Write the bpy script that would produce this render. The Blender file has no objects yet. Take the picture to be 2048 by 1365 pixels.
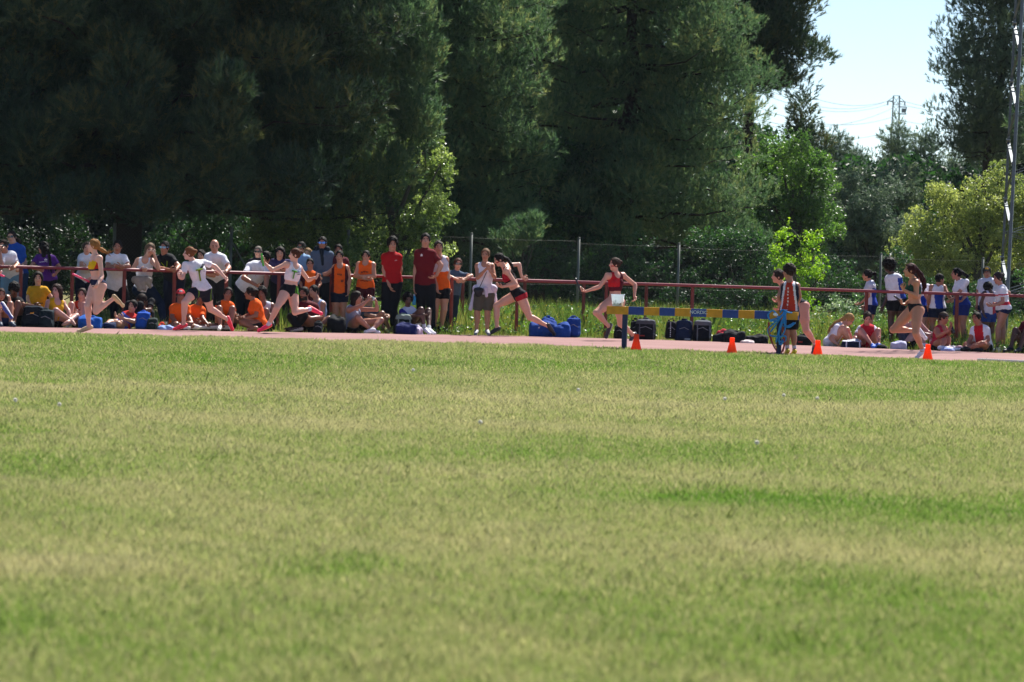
import bpy, math, random
import numpy as np
from mathutils import Matrix, Vector
# ---------------------------------------------------------------- camera, sky, sun, exposure
SC = bpy.context.scene
W0, H0 = 2048, 1365            # size of the photograph
FPX, CH, ROLL = 8400.0, 1.7, 0.030
PITCH = (682.5 - 489.0) / FPX
cam_d = bpy.data.cameras.new('camera'); cam = bpy.data.objects.new('camera', cam_d)
SC.collection.objects.link(cam); SC.camera = cam
cam_d.sensor_width = 36.0; cam_d.lens = 36.0 * FPX / W0
cam_d.clip_start = 0.5; cam_d.clip_end = 5000
CM = Matrix.Rotation(math.pi / 2 - PITCH, 4, 'X') @ Matrix.Rotation(ROLL, 4, 'Z')
cam.matrix_world = Matrix.Translation((0, 0, CH)) @ CM
cam_d.dof.use_dof = True; cam_d.dof.focus_distance = 74.0; cam_d.dof.aperture_fstop = 4.6
CR = np.array(CM.to_3x3())
SUN_AZ, SUN_EL = math.radians(27), math.radians(53)
world = bpy.data.worlds.new('World'); SC.world = world; world.use_nodes = True
nt = world.node_tree; nt.nodes.clear()
sky = nt.nodes.new('ShaderNodeTexSky'); sky.sky_type = 'NISHITA'; sky.sun_disc = False
sky.sun_elevation = SUN_EL; sky.sun_rotation = SUN_AZ; sky.altitude = 4000
sky.air_density = 1.0; sky.dust_density = 0.1; sky.ozone_density = 1.2
bg = nt.nodes.new('ShaderNodeBackground'); bg.inputs['Strength'].default_value = 0.074
wo = nt.nodes.new('ShaderNodeOutputWorld')
nt.links.new(sky.outputs[0], bg.inputs[0]); nt.links.new(bg.outputs[0], wo.inputs[0])
sun_d = bpy.data.lights.new('sun', 'SUN'); sun_d.energy = 5.0; sun_d.angle = math.radians(0.53)
sun_d.color = (1.0, 0.955, 0.88)
sun = bpy.data.objects.new('sun', sun_d); SC.collection.objects.link(sun)
sv = Vector((math.sin(SUN_AZ) * math.cos(SUN_EL), math.cos(SUN_AZ) * math.cos(SUN_EL), math.sin(SUN_EL)))
sun.rotation_mode = 'QUATERNION'; sun.rotation_quaternion = sv.to_track_quat('Z', 'Y')
SC.view_settings.view_transform = 'Standard'; SC.view_settings.look = 'None'
SC.view_settings.exposure = 0.98; SC.view_settings.gamma = 1.0
SC.cycles.max_bounces = 8; SC.cycles.transparent_max_bounces = 8
SC.cycles.sample_clamp_indirect = 6.0

# ---------------------------------------------------------------- helpers
RNG = np.random.default_rng(7); random.seed(7)
def YH(px): return 489.0 + ROLL * (px - 1024)
def P(px, py, Y):
    """world point at depth Y that the photograph shows at pixel (px, py)"""
    d = CR @ np.array([(px - 1024.0) / FPX, -(py - 682.5) / FPX, -1.0])
    return np.array([0, 0, CH]) + d * (Y / d[1])
def G(px, Y, z=0.0):
    """point on the ground at depth Y in image column px (column taken at the ground)"""
    py = YH(px) + FPX * (CH - z) / Y
    p = P(px, py, Y); p[2] = z
    return p
def interp(x, xs, ys): return float(np.interp(x, xs, ys))
def RAILY(px): return interp(px, [-400, 0, 720, 1140, 1580, 2048, 2400], [73, 74.8, 78, 78.6, 78.2, 77.2, 76.4])
def FARY(px): return interp(px, [-600, 0, 250, 500, 720, 1024, 1380, 1760, 2048, 2600], [69, 72.6, 73.6, 74.3, 75.8, 77.4, 77.9, 76, 75.4, 73.5])
def NEARY(px): return interp(px, [-600, 0, 500, 1024, 1380, 1760, 2048, 2600], [67, 68.0, 69.0, 69.8, 69.2, 68.6, 67.4, 65])

def lin(c):
    if isinstance(c, str):
        c = tuple(int(c[i:i + 2], 16) / 255 for i in (0, 2, 4))
    return tuple(((v + 0.055) / 1.055) ** 2.4 if v > 0.04045 else v / 12.92 for v in c)
MATS = {}
def mat(kind, col, **kw):
    """procedural material; col is an sRGB hex string or tuple"""
    key = (kind, col, tuple(sorted(kw.items())))
    if key in MATS: return MATS[key]
    m = bpy.data.materials.new(kind); m.use_nodes = True
    n = m.node_tree.nodes; l = m.node_tree.links; n.clear()
    out = n.new('ShaderNodeOutputMaterial'); b = n.new('ShaderNodeBsdfPrincipled')
    c = (*lin(col), 1)
    b.inputs['Base Color'].default_value = c
    b.inputs['Roughness'].default_value = kw.get('rough', 0.75)
    b.inputs['Specular IOR Level'].default_value = kw.get('spec', 0.35)
    b.inputs['Metallic'].default_value = kw.get('metal', 0.0)
    var = kw.get('var', 0.12); sc = kw.get('scale', 30.0)
    if var > 0:
        tc = n.new('ShaderNodeTexCoord'); nz = n.new('ShaderNodeTexNoise')
        nz.inputs['Scale'].default_value = sc; nz.inputs['Detail'].default_value = 4
        l.new(tc.outputs['Object'], nz.inputs['Vector'])
        mp = n.new('ShaderNodeMapRange'); mp.inputs[1].default_value = 0.3; mp.inputs[2].default_value = 0.7
        mp.inputs[3].default_value = 1 - var; mp.inputs[4].default_value = 1 + var
        l.new(nz.outputs[0], mp.inputs[0])
        mx = n.new('ShaderNodeVectorMath'); mx.operation = 'SCALE'
        mx.inputs[0].default_value = c[:3]; l.new(mp.outputs[0], mx.inputs['Scale'])
        l.new(mx.outputs[0], b.inputs['Base Color'])
        if kw.get('bump', 0) > 0:
            nb = n.new('ShaderNodeTexNoise'); nb.inputs['Scale'].default_value = kw.get('bscale', 14.0)
            nb.inputs['Detail'].default_value = 3; l.new(tc.outputs['Object'], nb.inputs['Vector'])
            bp = n.new('ShaderNodeBump'); bp.inputs['Strength'].default_value = kw['bump']; bp.inputs['Distance'].default_value = kw.get('bdist', 0.02)
            l.new(nb.outputs[0], bp.inputs['Height']); l.new(bp.outputs[0], b.inputs['Normal'])
    last = b
    if kw.get('sss', 0) > 0:
        b.inputs['Subsurface Weight'].default_value = kw['sss']; b.inputs['Subsurface Radius'].default_value = (0.02, 0.008, 0.004)
    if kw.get('trans', 0) > 0:
        tr = n.new('ShaderNodeBsdfTranslucent'); mixs = n.new('ShaderNodeMixShader')
        tcx = kw.get('tcol', col); tr.inputs[0].default_value = (*lin(tcx), 1)
        mixs.inputs[0].default_value = kw['trans']
        l.new(b.outputs[0], mixs.inputs[1]); l.new(tr.outputs[0], mixs.inputs[2]); last = mixs
    l.new(last.outputs[0], out.inputs[0])
    MATS[key] = m
    return m
def leafmat(kind, cols, tcol, trans=0.35, rough=0.5, spec=0.4, tscale=1.0):
    """foliage: colour from the point attribute 'rnd' plus a clump noise"""
    m = bpy.data.materials.new(kind); m.use_nodes = True
    n = m.node_tree.nodes; l = m.node_tree.links; n.clear()
    out = n.new('ShaderNodeOutputMaterial'); b = n.new('ShaderNodeBsdfPrincipled')
    b.inputs['Roughness'].default_value = rough; b.inputs['Specular IOR Level'].default_value = spec
    at = n.new('ShaderNodeAttribute'); at.attribute_name = 'rnd'
    rp = n.new('ShaderNodeValToRGB'); e = rp.color_ramp.elements
    e[0].position = 0.0; e[0].color = (*lin(cols[0]), 1); e[1].position = 1.0; e[1].color = (*lin(cols[-1]), 1)
    for i, c in enumerate(cols[1:-1]):
        q = e.new((i + 1) / (len(cols) - 1)); q.color = (*lin(c), 1)
    l.new(at.outputs['Fac'], rp.inputs[0]); l.new(rp.outputs[0], b.inputs['Base Color'])
    tr = n.new('ShaderNodeBsdfTranslucent')
    mx = n.new('ShaderNodeVectorMath'); mx.operation = 'MULTIPLY'; mx.inputs[1].default_value = tcol
    l.new(rp.outputs[0], mx.inputs[0]); l.new(mx.outputs[0], tr.inputs[0])
    ms = n.new('ShaderNodeMixShader'); ms.inputs[0].default_value = trans
    l.new(b.outputs[0], ms.inputs[1]); l.new(tr.outputs[0], ms.inputs[2]); l.new(ms.outputs[0], out.inputs[0])
    return m

def tag(o, label=None, cat=None, group=None, kind=None):
    if label: o['label'] = label
    if cat: o['category'] = cat
    if group: o['group'] = group
    if kind: o['kind'] = kind
    return o
def link(o, parent=None):
    SC.collection.objects.link(o)
    if parent is not None: o.parent = parent
    return o
def empty(name, loc, label=None, cat=None, group=None):
    o = bpy.data.objects.new(name, None); o.location = loc; o.empty_display_size = 0.1
    link(o); return tag(o, label, cat, group)
def npmesh(name, V, F, mats, parent=None, smooth=False, midx=None, attr=None, loc=None):
    """mesh object from arrays. V world coords; the object sits at loc (or at the parent's origin)"""
    V = np.asarray(V, dtype=np.float64); F = np.asarray(F, dtype=np.int32)
    me = bpy.data.meshes.new(name)
    off = np.zeros(3)
    if parent is not None:
        off = np.array(parent.get('_o', (0, 0, 0)), dtype=float)
    elif loc is not None: off = np.array(loc, dtype=float)
    me.vertices.add(len(V)); me.vertices.foreach_set('co', (V - off).astype(np.float32).ravel())
    k = F.shape[1]
    me.loops.add(F.size); me.loops.foreach_set('vertex_index', F.ravel())
    me.polygons.add(len(F)); me.polygons.foreach_set('loop_start', np.arange(0, F.size, k, dtype=np.int32))
    try: me.polygons.foreach_set('loop_total', np.full(len(F), k, dtype=np.int32))
    except Exception: pass
    if not isinstance(mats, (list, tuple)): mats = [mats]
    for m in mats: me.materials.append(m)
    if midx is not None: me.polygons.foreach_set('material_index', np.asarray(midx, dtype=np.int32))
    if smooth: me.polygons.foreach_set('use_smooth', np.ones(len(F), dtype=bool))
    if attr is not None:
        a = me.attributes.new('rnd', 'FLOAT', 'POINT'); a.data.foreach_set('value', np.asarray(attr, dtype=np.float32))
    me.update(calc_edges=True)
    o = bpy.data.objects.new(name, me); link(o, parent)
    if parent is None and loc is not None: o.location = loc
    return o
def root(name, loc, label, cat, group=None):
    o = empty(name, tuple(loc), label, cat, group); o['_o'] = [float(v) for v in loc]
    return o
ROOTS_CLEAN = []
class MB:
    """collects quads (tris repeat a corner) for one mesh"""
    def __init__(s): s.v = []; s.f = []; s.m = []; s.n = 0
    def add(s, V, F, mi=0):
        V = np.asarray(V, float); F = np.asarray(F, int)
        s.v.append(V); s.f.append(F + s.n); s.m.append(np.full(len(F), mi)); s.n += len(V)
    def box(s, c, size, R=None, mi=0, bevel=0.0):
        h = np.array(size) / 2
        if bevel > 0:
            b = bevel; pts = []
            # chamfered box: 24 corners
            idx = {}
            for sx in (-1, 1):
                for sy in (-1, 1):
                    for sz in (-1, 1):
                        sg = np.array([sx, sy, sz])
                        for a in range(3):
                            q = sg * h - sg * b; q[a] = sg[a] * h[a]
                            idx[(sx, sy, sz, a)] = len(pts); pts.append(q)
            F = []
            for a in range(3):
                u, w = (a + 1) % 3, (a + 2) % 3
                for sa in (-1, 1):
                    loop = []
                    for (su, sw) in ((-1, -1), (1, -1), (1, 1), (-1, 1)):
                        k = [0, 0, 0]; k[a] = sa; k[u] = su; k[w] = sw
                        loop.append(idx[(k[0], k[1], k[2], a)])
                    F.append(loop if sa > 0 else loop[::-1])
            for a in range(3):
                u, w = (a + 1) % 3, (a + 2) % 3
                for su in (-1, 1):
                    for sw in (-1, 1):
                        ks = []
                        for sa in (-1, 1):
                            k = [0, 0, 0]; k[a] = sa; k[u] = su; k[w] = sw; ks.append(k)
                        q = [idx[(*ks[0], u)], idx[(*ks[1], u)], idx[(*ks[1], w)], idx[(*ks[0], w)]]
                        F.append(q if su * sw > 0 else q[::-1])
            for sx in (-1, 1):
                for sy in (-1, 1):
                    for sz in (-1, 1):
                        t = [idx[(sx, sy, sz, a)] for a in range(3)]
                        F.append([t[0], t[1], t[2], t[2]])
            V = np.array(pts)
        else:
            V = np.array([[x, y, z] for x in (-h[0], h[0]) for y in (-h[1], h[1]) for z in (-h[2], h[2])])
            F = [[0, 1, 3, 2], [4, 6, 7, 5], [0, 4, 5, 1], [2, 3, 7, 6], [0, 2, 6, 4], [1, 5, 7, 3]]
        if R is not None: V = V @ np.array(R).T
        s.add(V + np.array(c), F, mi)
    def tube(s, pts, rads, n=8, mi=0, cap=True, flat=None):
        pts = np.asarray(pts, float); m = len(pts)
        rads = np.full(m, rads) if np.isscalar(rads) else np.asarray(rads, float)
        T = np.gradient(pts, axis=0); T /= np.linalg.norm(T, axis=1)[:, None] + 1e-12
        ref = np.array([0, 0, 1.0]) if abs(T[0][2]) < 0.9 else np.array([1.0, 0, 0])
        V = []
        for i in range(m):
            u = np.cross(T[i], ref); u /= np.linalg.norm(u) + 1e-12
            w = np.cross(T[i], u); ref = -np.cross(T[i], u) if False else ref
            a = np.arange(n) / n * 2 * math.pi
            fl = 1.0 if flat is None else flat
            V.append(pts[i] + rads[i] * (np.cos(a)[:, None] * u + fl * np.sin(a)[:, None] * w))
        V = np.concatenate(V); F = []
        for i in range(m - 1):
            for j in range(n):
                k = (j + 1) % n
                F.append([i * n + j, (i + 1) * n + j, (i + 1) * n + k, i * n + k])
        if cap:
            V = np.concatenate([V, [pts[0]], [pts[-1]]]); c0 = m * n; c1 = c0 + 1
            for j in range(n):
                k = (j + 1) % n
                F.append([c0, j, k, k]); F.append([c1, (m - 1) * n + k, (m - 1) * n + j, (m - 1) * n + j])
        s.add(V, F, mi)
    def lathe(s, c, prof, n=16, mi=0):
        c = np.array(c, float); V = []; F = []; a = np.arange(n) / n * 2 * math.pi
        for (r, z) in prof: V.append(np.stack([c[0] + r * np.cos(a), c[1] + r * np.sin(a), np.full(n, c[2] + z)], 1))
        V = np.concatenate(V)
        for i in range(len(prof) - 1):
            for j in range(n):
                k = (j + 1) % n; F.append([i * n + j, i * n + k, (i + 1) * n + k, (i + 1) * n + j])
        s.add(V, F, mi)
    def build(s, name, mats, parent=None, smooth=False, loc=None):
        V = np.concatenate(s.v); F = np.concatenate(s.f); mi = np.concatenate(s.m)
        me = bpy.data.meshes.new(name); off = np.zeros(3)
        if parent is not None: off = np.array(parent.get('_o', (0, 0, 0)), float)
        elif loc is not None: off = np.array(loc, float)
        faces = [tuple(f[:3]) if f[2] == f[3] else tuple(f) for f in F.tolist()]
        me.from_pydata((V - off).tolist(), [], faces)
        if not isinstance(mats, (list, tuple)): mats = [mats]
        for m in mats: me.materials.append(m)
        me.polygons.foreach_set('material_index', mi.astype(np.int32))
        if smooth: me.polygons.foreach_set('use_smooth', np.ones(len(faces), dtype=bool))
        me.update()
        o = bpy.data.objects.new(name, me); link(o, parent)
        if parent is None and loc is not None: o.location = tuple(loc)
        return o
def nz3(p, s=1.0, seed=0.0):
    """cheap smooth 3-D noise in about [-1, 1]"""
    x, y, z = (p * s + seed * 7.3).T
    return (np.sin(1.7 * x + 1.3 * np.sin(1.1 * y + z)) + np.sin(1.9 * y + 1.2 * np.sin(1.3 * z + .7 * x)) + np.sin(2.1 * z + 1.4 * np.sin(.9 * x + 1.2 * y))) / 3
# ---------------------------------------------------------------- ground, track, field
def strip(name, fa, fb, z, m, x0=-900, x1=2950, n=60):
    xs = np.linspace(x0, x1, n); A = np.array([G(x, fa(x)) for x in xs]); B = np.array([G(x, fb(x)) for x in xs])
    A[:, 2] = z; B[:, 2] = z
    V = np.concatenate([A, B]); F = [[i, i + 1, n + i + 1, n + i] for i in range(n - 1)]
    return npmesh(name, V, F, m)
def ground_mat():
    m = bpy.data.materials.new('soil'); m.use_nodes = True
    n = m.node_tree.nodes; l = m.node_tree.links; b = n['Principled BSDF']; b.inputs['Roughness'].default_value = 0.95
    b.inputs['Specular IOR Level'].default_value = 0.1
    tc = n.new('ShaderNodeTexCoord'); nz = n.new('ShaderNodeTexNoise'); nz.inputs['Scale'].default_value = 1.3; nz.inputs['Detail'].default_value = 8
    rp = n.new('ShaderNodeValToRGB'); e = rp.color_ramp.elements
    e[0].position = 0.35; e[0].color = (*lin('5d5c38'), 1); e[1].position = 0.65; e[1].color = (*lin('7d7650'), 1)
    l.new(tc.outputs['Object'], nz.inputs[0]); l.new(nz.outputs[0], rp.inputs[0]); l.new(rp.outputs[0], b.inputs['Base Color'])
    return m
GR = npmesh('ground', [[-900, -60, 0], [900, -60, 0], [900, 2500, 0], [-900, 2500, 0]], [[0, 1, 2, 3]], ground_mat())
tag(GR, kind='structure')
def track_mat():
    m = bpy.data.materials.new('tartan'); m.use_nodes = True
    n = m.node_tree.nodes; l = m.node_tree.links; b = n['Principled BSDF']; b.inputs['Roughness'].default_value = 0.85
    b.inputs['Specular IOR Level'].default_value = 0.25
    tc = n.new('ShaderNodeTexCoord')
    a = n.new('ShaderNodeTexNoise'); a.inputs['Scale'].default_value = 0.7; a.inputs['Detail'].default_value = 6
    c = n.new('ShaderNodeTexNoise'); c.inputs['Scale'].default_value = 60; c.inputs['Detail'].default_value = 3
    ad = n.new('ShaderNodeMath'); ad.operation = 'ADD'; l.new(a.outputs[0], ad.inputs[0]); l.new(c.outputs[0], ad.inputs[1])
    rp = n.new('ShaderNodeValToRGB'); e = rp.color_ramp.elements
    e[0].position = 0.35; e[0].color = (*lin('7e5c59'), 1); e[1].position = 0.65; e[1].color = (*lin('977471'), 1)
    hf = n.new('ShaderNodeMath'); hf.operation = 'MULTIPLY'; hf.inputs[1].default_value = 0.5
    l.new(tc.outputs['Object'], a.inputs[0]); l.new(tc.outputs['Object'], c.inputs[0])
    l.new(ad.outputs[0], hf.inputs[0]); l.new(hf.outputs[0], rp.inputs[0]); l.new(rp.outputs[0], b.inputs['Base Color'])
    bp = n.new('ShaderNodeBump'); bp.inputs['Strength'].default_value = 0.5; bp.inputs['Distance'].default_value = 0.004
    l.new(c.outputs[0], bp.inputs['Height']); l.new(bp.outputs[0], b.inputs['Normal'])
    return m
tag(strip('running_track', NEARY, FARY, 0.012, track_mat(), -2500, 4500), kind='structure')
WL = mat('line_paint', 'e6e2dc', var=0.1, scale=8, rough=0.7)
for k, fr in enumerate((0.05, 0.17, 0.32, 0.47, 0.62, 0.77)):
    f1 = lambda x, fr=fr: NEARY(x) + (FARY(x) - NEARY(x)) * fr
    w = 0.05
    if k == 0:
        tag(strip('track_line', f1, lambda x: f1(x) + w, 0.016, WL, 1480, 1735, 20), kind='structure')
        # aluminium kerb section further along the bend
        xs = np.linspace(1955, 2600, 16); mb = MB()
        for a, b in zip(xs[:-1], xs[1:]):
            A = G(a, NEARY(a) + .40); B = G(b, NEARY(b) + .40); c = (A + B) / 2; d = B - A; L = np.linalg.norm(d); d /= L
            R = np.array([d, [-d[1], d[0], 0], [0, 0, 1]]).T
            mb.box(c + [0, 0, .045], (L - .004, .05, .06), R, bevel=.006)
        tag(mb.build('track_kerb', mat('kerb_paint', 'd9d5cf', rough=.5)), kind='structure')
# litter: a few pale pebbles and scraps on the track
# ---------------------------------------------------------------- grass blades (one sheet of stuff)
def blades(n_per, Y0, Y1, hmin, hmax, wid, seed, xpad=60, fx=None):
    rng = np.random.default_rng(seed)
    # uniform in world area inside the view wedge (padded)
    half = lambda Y: (1024 + xpad * 2) / FPX * Y + 0.6
    area = (half(Y0) + half(Y1)) * (Y1 - Y0); N = int(area * n_per)
    u = rng.random(N); Y = np.sqrt(Y0 ** 2 + u * (Y1 ** 2 - Y0 ** 2)); X = (rng.random(N) * 2 - 1) * half(Y) 
    return X, Y, rng, hmin, hmax, wid
GV = []; GA = []
for (n_per, Y0, Y1, hmin, hmax, wid, seed) in ((7500, 14.5, 20, .02, .06, .0022, 1), (5200, 20, 28, .022, .062, .0028, 2), (3300, 28, 40, .025, .065, .0040, 3), (2100, 40, 55, .025, .07, .0055, 4), (1500, 55, 70.3, .025, .075, .0075, 5)):
    X, Y, rng, a, b, w = blades(n_per, Y0, Y1, hmin, hmax, wid, seed)
    px = 1024 + X / Y * FPX
    near = np.interp(px, [-600, 0, 500, 1024, 1380, 1760, 2048, 2600], [67, 68.0, 69.0, 69.8, 69.2, 68.6, 67.4, 65])
    edge = near - Y + 0.12 * np.sin(X * 7) + 0.06 * rng.standard_normal(len(X))
    keep = edge > 0; X, Y = X[keep], Y[keep]; N = len(X)
    p2 = np.stack([X * .55, Y * .16, np.zeros(N)], 1); p3 = np.stack([X * 2.3, Y * .9, np.zeros(N)], 1)
    p4 = np.stack([X * .22, Y * .42, np.zeros(N)], 1); p5 = np.stack([X * 8, Y * 3.1, np.zeros(N)], 1)
    patch = .38 * nz3(p2, 1.0, 1) + .30 * nz3(p3, 1.0, 2) + .42 * nz3(p4, 1.0, 5) + .22 * nz3(p5, 1.0, 7)
    # 0 = straw, 1 = lush green
    green = np.clip(0.485 + .40 * patch, 0, 1)
    ppx = 1024 + X / Y * FPX; ppy = 489 + ROLL * (ppx - 1024) + FPX * CH / Y
    for (qx, qy, rx, ry, am) in ((1000, 738, 900, 14, .22), (300, 722, 500, 10, .22), (1850, 792, 420, 16, .3), (1500, 830, 900, 30, -.25), (500, 830, 600, 40, -.12), (1650, 1010, 380, 16, .38), (1400, 1000, 220, 12, .3), (1950, 1040, 300, 20, .3), (60, 935, 160, 26, .38), (400, 940, 300, 22, .25), (1500, 860, 600, 30, -.2), (700, 1145, 130, 16, .32), (120, 1150, 300, 20, -.35), (1100, 1050, 500, 30, -.15), (1700, 1110, 500, 30, -.22), (1500, 1210, 500, 40, .2), (300, 1240, 500, 50, .12), (1900, 1290, 400, 60, .25), (900, 1290, 500, 40, -.1), (1100, 920, 500, 22, .18), (200, 780, 400, 14, -.2)):
        e_ = ((ppx - qx) / rx) ** 2 + ((ppy - qy + 14 * nz3(p3, .8, 21)) / ry) ** 2; green = green + am * np.exp(-e_)
    green = np.clip(green, 0, 1)
    lush = (nz3(np.stack([X * .5, Y * .55, Y * 0], 1), 1.0, 11) > .62)
    green = np.where(lush, np.maximum(green, .70), green)
    rnd = np.clip(green + .30 * (rng.random(N) - .5), 0, 1)
    straw = rng.random(N) < (.40 - .30 * green); rnd = np.where(straw, rng.random(N) * .16, rnd)
    h = a + (b - a) * rng.random(N) ** 1.6; h *= (1 + .35 * nz3(p3, 1.3, 3)) ; tall = rng.random(N) < .0012; h = np.where(tall, h * 1.7 + .02, h)
    ang = rng.random(N) * 2 * math.pi; la = rng.random(N) * 2 * math.pi; le = h * (.15 + .55 * rng.random(N))
    ww = w * (.7 + .6 * rng.random(N)) * np.where(tall, .5, 1)
    dx, dy = np.cos(ang) * ww, np.sin(ang) * ww
    base = np.stack([X, Y, np.zeros(N) - .003], 1)
    tip = base + np.stack([np.cos(la) * le, np.sin(la) * le, h], 1)
    mid = base + np.stack([np.cos(la) * le * .3, np.sin(la) * le * .3, h * .6], 1)
    d3 = np.stack([dx, dy, np.zeros(N)], 1)
    V = np.stack([base - d3, base + d3, mid + d3 * .8, tip, mid - d3 * .8], 1)   # 5 corners, one pentagon
    GV.append(V.reshape(-1, 3)); GA.append(np.repeat(rnd, 5))
GV = np.concatenate(GV); GA = np.concatenate(GA)
GF = np.arange(len(GV)).reshape(-1, 5)
m_grass = leafmat('grass_blade', ['c2b896', 'b1ad83', '98a168', '829950', '6a8e3a'], (1.05, 1.1, .8), trans=.45, rough=.6, spec=.3)
tag(npmesh('field_grass', GV, GF, m_grass, attr=GA), 'sunlit mown grass field of mixed green and straw blades in the foreground', 'grass', kind='stuff')
print('grass blades', len(GF))
# ---------------------------------------------------------------- foliage
def tmpl_needle(rng, n=18, wid=.045, ln=.6, spread=.75):
    V = []; 
    for i in range(n):
        t = rng.random() * .85; a = rng.random() * 2 * math.pi; th = spread * (.45 + .7 * rng.random())
        d = np.array([math.cos(a) * math.sin(th), math.sin(a) * math.sin(th), math.cos(th)])
        b = np.array([0, 0, t]); s = np.cross(d, rng.standard_normal(3)); s /= np.linalg.norm(s)
        L = ln * (.7 + .5 * rng.random())
        V += [b - s * wid, b + s * wid, b + d * L]
    return np.array(V).reshape(-1, 3), np.arange(len(V)).reshape(-1, 3)
def tmpl_leaf(rng, n=7, ls=.34, asp=.55):
    V = []
    for i in range(n):
        c = rng.standard_normal(3); c *= .62 * rng.random() ** .33 / np.linalg.norm(c)
        d = rng.standard_normal(3) + np.array([0, 0, .2]); d /= np.linalg.norm(d)
        s = np.cross(d, rng.standard_normal(3)); s /= np.linalg.norm(s); L = ls * (.7 + .6 * rng.random())
        V += [c - d * L, c + s * L * asp, c + d * L, c - s * L * asp]
    return np.array(V).reshape(-1, 3), np.arange(len(V)).reshape(-1, 4)
_r = np.random.default_rng(3)
T_NEED = [tmpl_needle(_r) for _ in range(5)]
T_NEEDF = [tmpl_needle(_r, 10, .06, .6, .8) for _ in range(4)]
T_LEAF = [tmpl_leaf(_r) for _ in range(6)]
T_LEAFN = [tmpl_leaf(_r, 8, .36, .3) for _ in range(5)]
def basis(D, rng):
    D = D / (np.linalg.norm(D, axis=1)[:, None] + 1e-9)
    q = rng.standard_normal(D.shape); u = np.cross(D, q); u /= np.linalg.norm(u, axis=1)[:, None] + 1e-9
    w = np.cross(D, u)
    return np.stack([u, w, D], 2)
def stamp(pts, D, scale, tmpls, rng, rnd):
    B = basis(D, rng); Vs = []; Fs = []; A = []; off = 0; pick = rng.integers(0, len(tmpls), len(pts))
    for t, (tv, tf) in enumerate(tmpls):
        i = np.where(pick == t)[0]
        if len(i) == 0: continue
        v = np.einsum('nij,kj->nki', B[i], tv) * scale[i][:, None, None] + pts[i][:, None, :]
        f = tf[None] + (np.arange(len(i)) * len(tv))[:, None, None] + off
        Vs.append(v.reshape(-1, 3)); Fs.append(f.reshape(-1, tf.shape[1])); off += len(i) * len(tv)
        a = np.repeat(rnd[i], len(tv)); A.append(a)
    return np.concatenate(Vs), np.concatenate(Fs), np.concatenate(A)
def blob_points(blobs, dens, rng, gap=.25, gs=1.6, inner=.45):
    """points in ellipsoids; blobs: list of (centre, radii); dens = stamps per m2 of blob shell"""
    out = []; dirs = []; br = []
    for c, r in blobs:
        r = np.array(r) * np.ones(3); c = np.array(c)
        area = 4 * math.pi * ((r[0] * r[1]) ** 1.6 / 3 + (r[0] * r[2]) ** 1.6 / 3 + (r[1] * r[2]) ** 1.6 / 3) ** (1 / 1.6)
        n = max(3, int(area * dens)); d = rng.standard_normal((n, 3)); d /= np.linalg.norm(d, axis=1)[:, None]
        t = inner + (1.06 - inner) * rng.random(n) ** .6
        out.append(c + d * r * t[:, None]); dirs.append(d); br.append(np.full(n, rng.random()))
    p = np.concatenate(out); d = np.concatenate(dirs); b = np.concatenate(br)
    keep = (nz3(p, gs, 3) * .7 + .3 * nz3(p, gs * 2.7, 5)) > -1 + 2 * gap * .9
    return p[keep], d[keep], b[keep]
BARK = mat('bark', '2e2723', var=.3, scale=9, rough=.95, bump=.8, bscale=25, bdist=.03)
BARKG = mat('bark_grey', '4e4a44', var=.3, scale=9, rough=.95, bump=.6, bscale=20, bdist=.02)
M_PINE = leafmat('pine_needles', ['375142', '49664e', '648060', '949a6a'], (1.12, 1.17, .8), trans=.45, rough=.55, spec=.35)
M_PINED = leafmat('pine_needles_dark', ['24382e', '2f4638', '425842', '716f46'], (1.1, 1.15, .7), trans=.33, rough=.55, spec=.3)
M_PINEB = leafmat('pine_needles_blue', ['44584e', '546a5a', '6a7e66', '8a966e'], (1.0, 1.05, .9), trans=.3, rough=.55, spec=.35)
M_OAK = leafmat('oak_leaves', ['3b5132', '556c3e', '7c9258', 'b4c286'], (1.2, 1.25, .65), trans=.45, rough=.34, spec=.55)
M_BROAD = leafmat('broad_leaves', ['304a34', '42603c', '5c7a46', '86a05c'], (1.2, 1.5, .5), trans=.40, rough=.42, spec=.5)
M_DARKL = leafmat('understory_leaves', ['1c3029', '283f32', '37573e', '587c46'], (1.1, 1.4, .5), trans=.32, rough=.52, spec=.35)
M_SHADE = leafmat('leaves_darkened_for_shade', ['101c18', '16251e', '20362a', '3a5534'], (1.1, 1.4, .5), trans=.3, rough=.52, spec=.3)  # darkened copy of the understory leaves, shade put into the colour
M_LIME = leafmat('lime_leaves', ['54802a', '6c9630', '86aa3c', '9ebc4e'], (1.3, 1.35, .4), trans=.5, rough=.45, spec=.4)
M_OLIVE = leafmat('olive_leaves', ['5f7248', '7a8c56', '9ca86a', 'c0c68c'], (1.3, 1.3, .7), trans=.45, rough=.42, spec=.5)
M_GREYL = leafmat('bramble_leaves', ['4a6a40', '658656', '8aa07a', 'c2ccb0'], (1.1, 1.2, .8), trans=.3, rough=.4, spec=.5)
def limb(mb, a, b, r0, r1, rng, sag=0.0, n=6, wob=.05, sides=6):
    a = np.array(a, float); b = np.array(b, float); t = np.linspace(0, 1, n)[:, None]
    p = a + (b - a) * t; L = np.linalg.norm(b - a)
    p[:, 2] -= (sag * L * np.sin(t * math.pi))[:, 0]
    p[1:-1] += rng.standard_normal((n - 2, 3)) * wob * L * .3
    mb.tube(p, np.linspace(r0, r1, n), sides); return p
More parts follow.
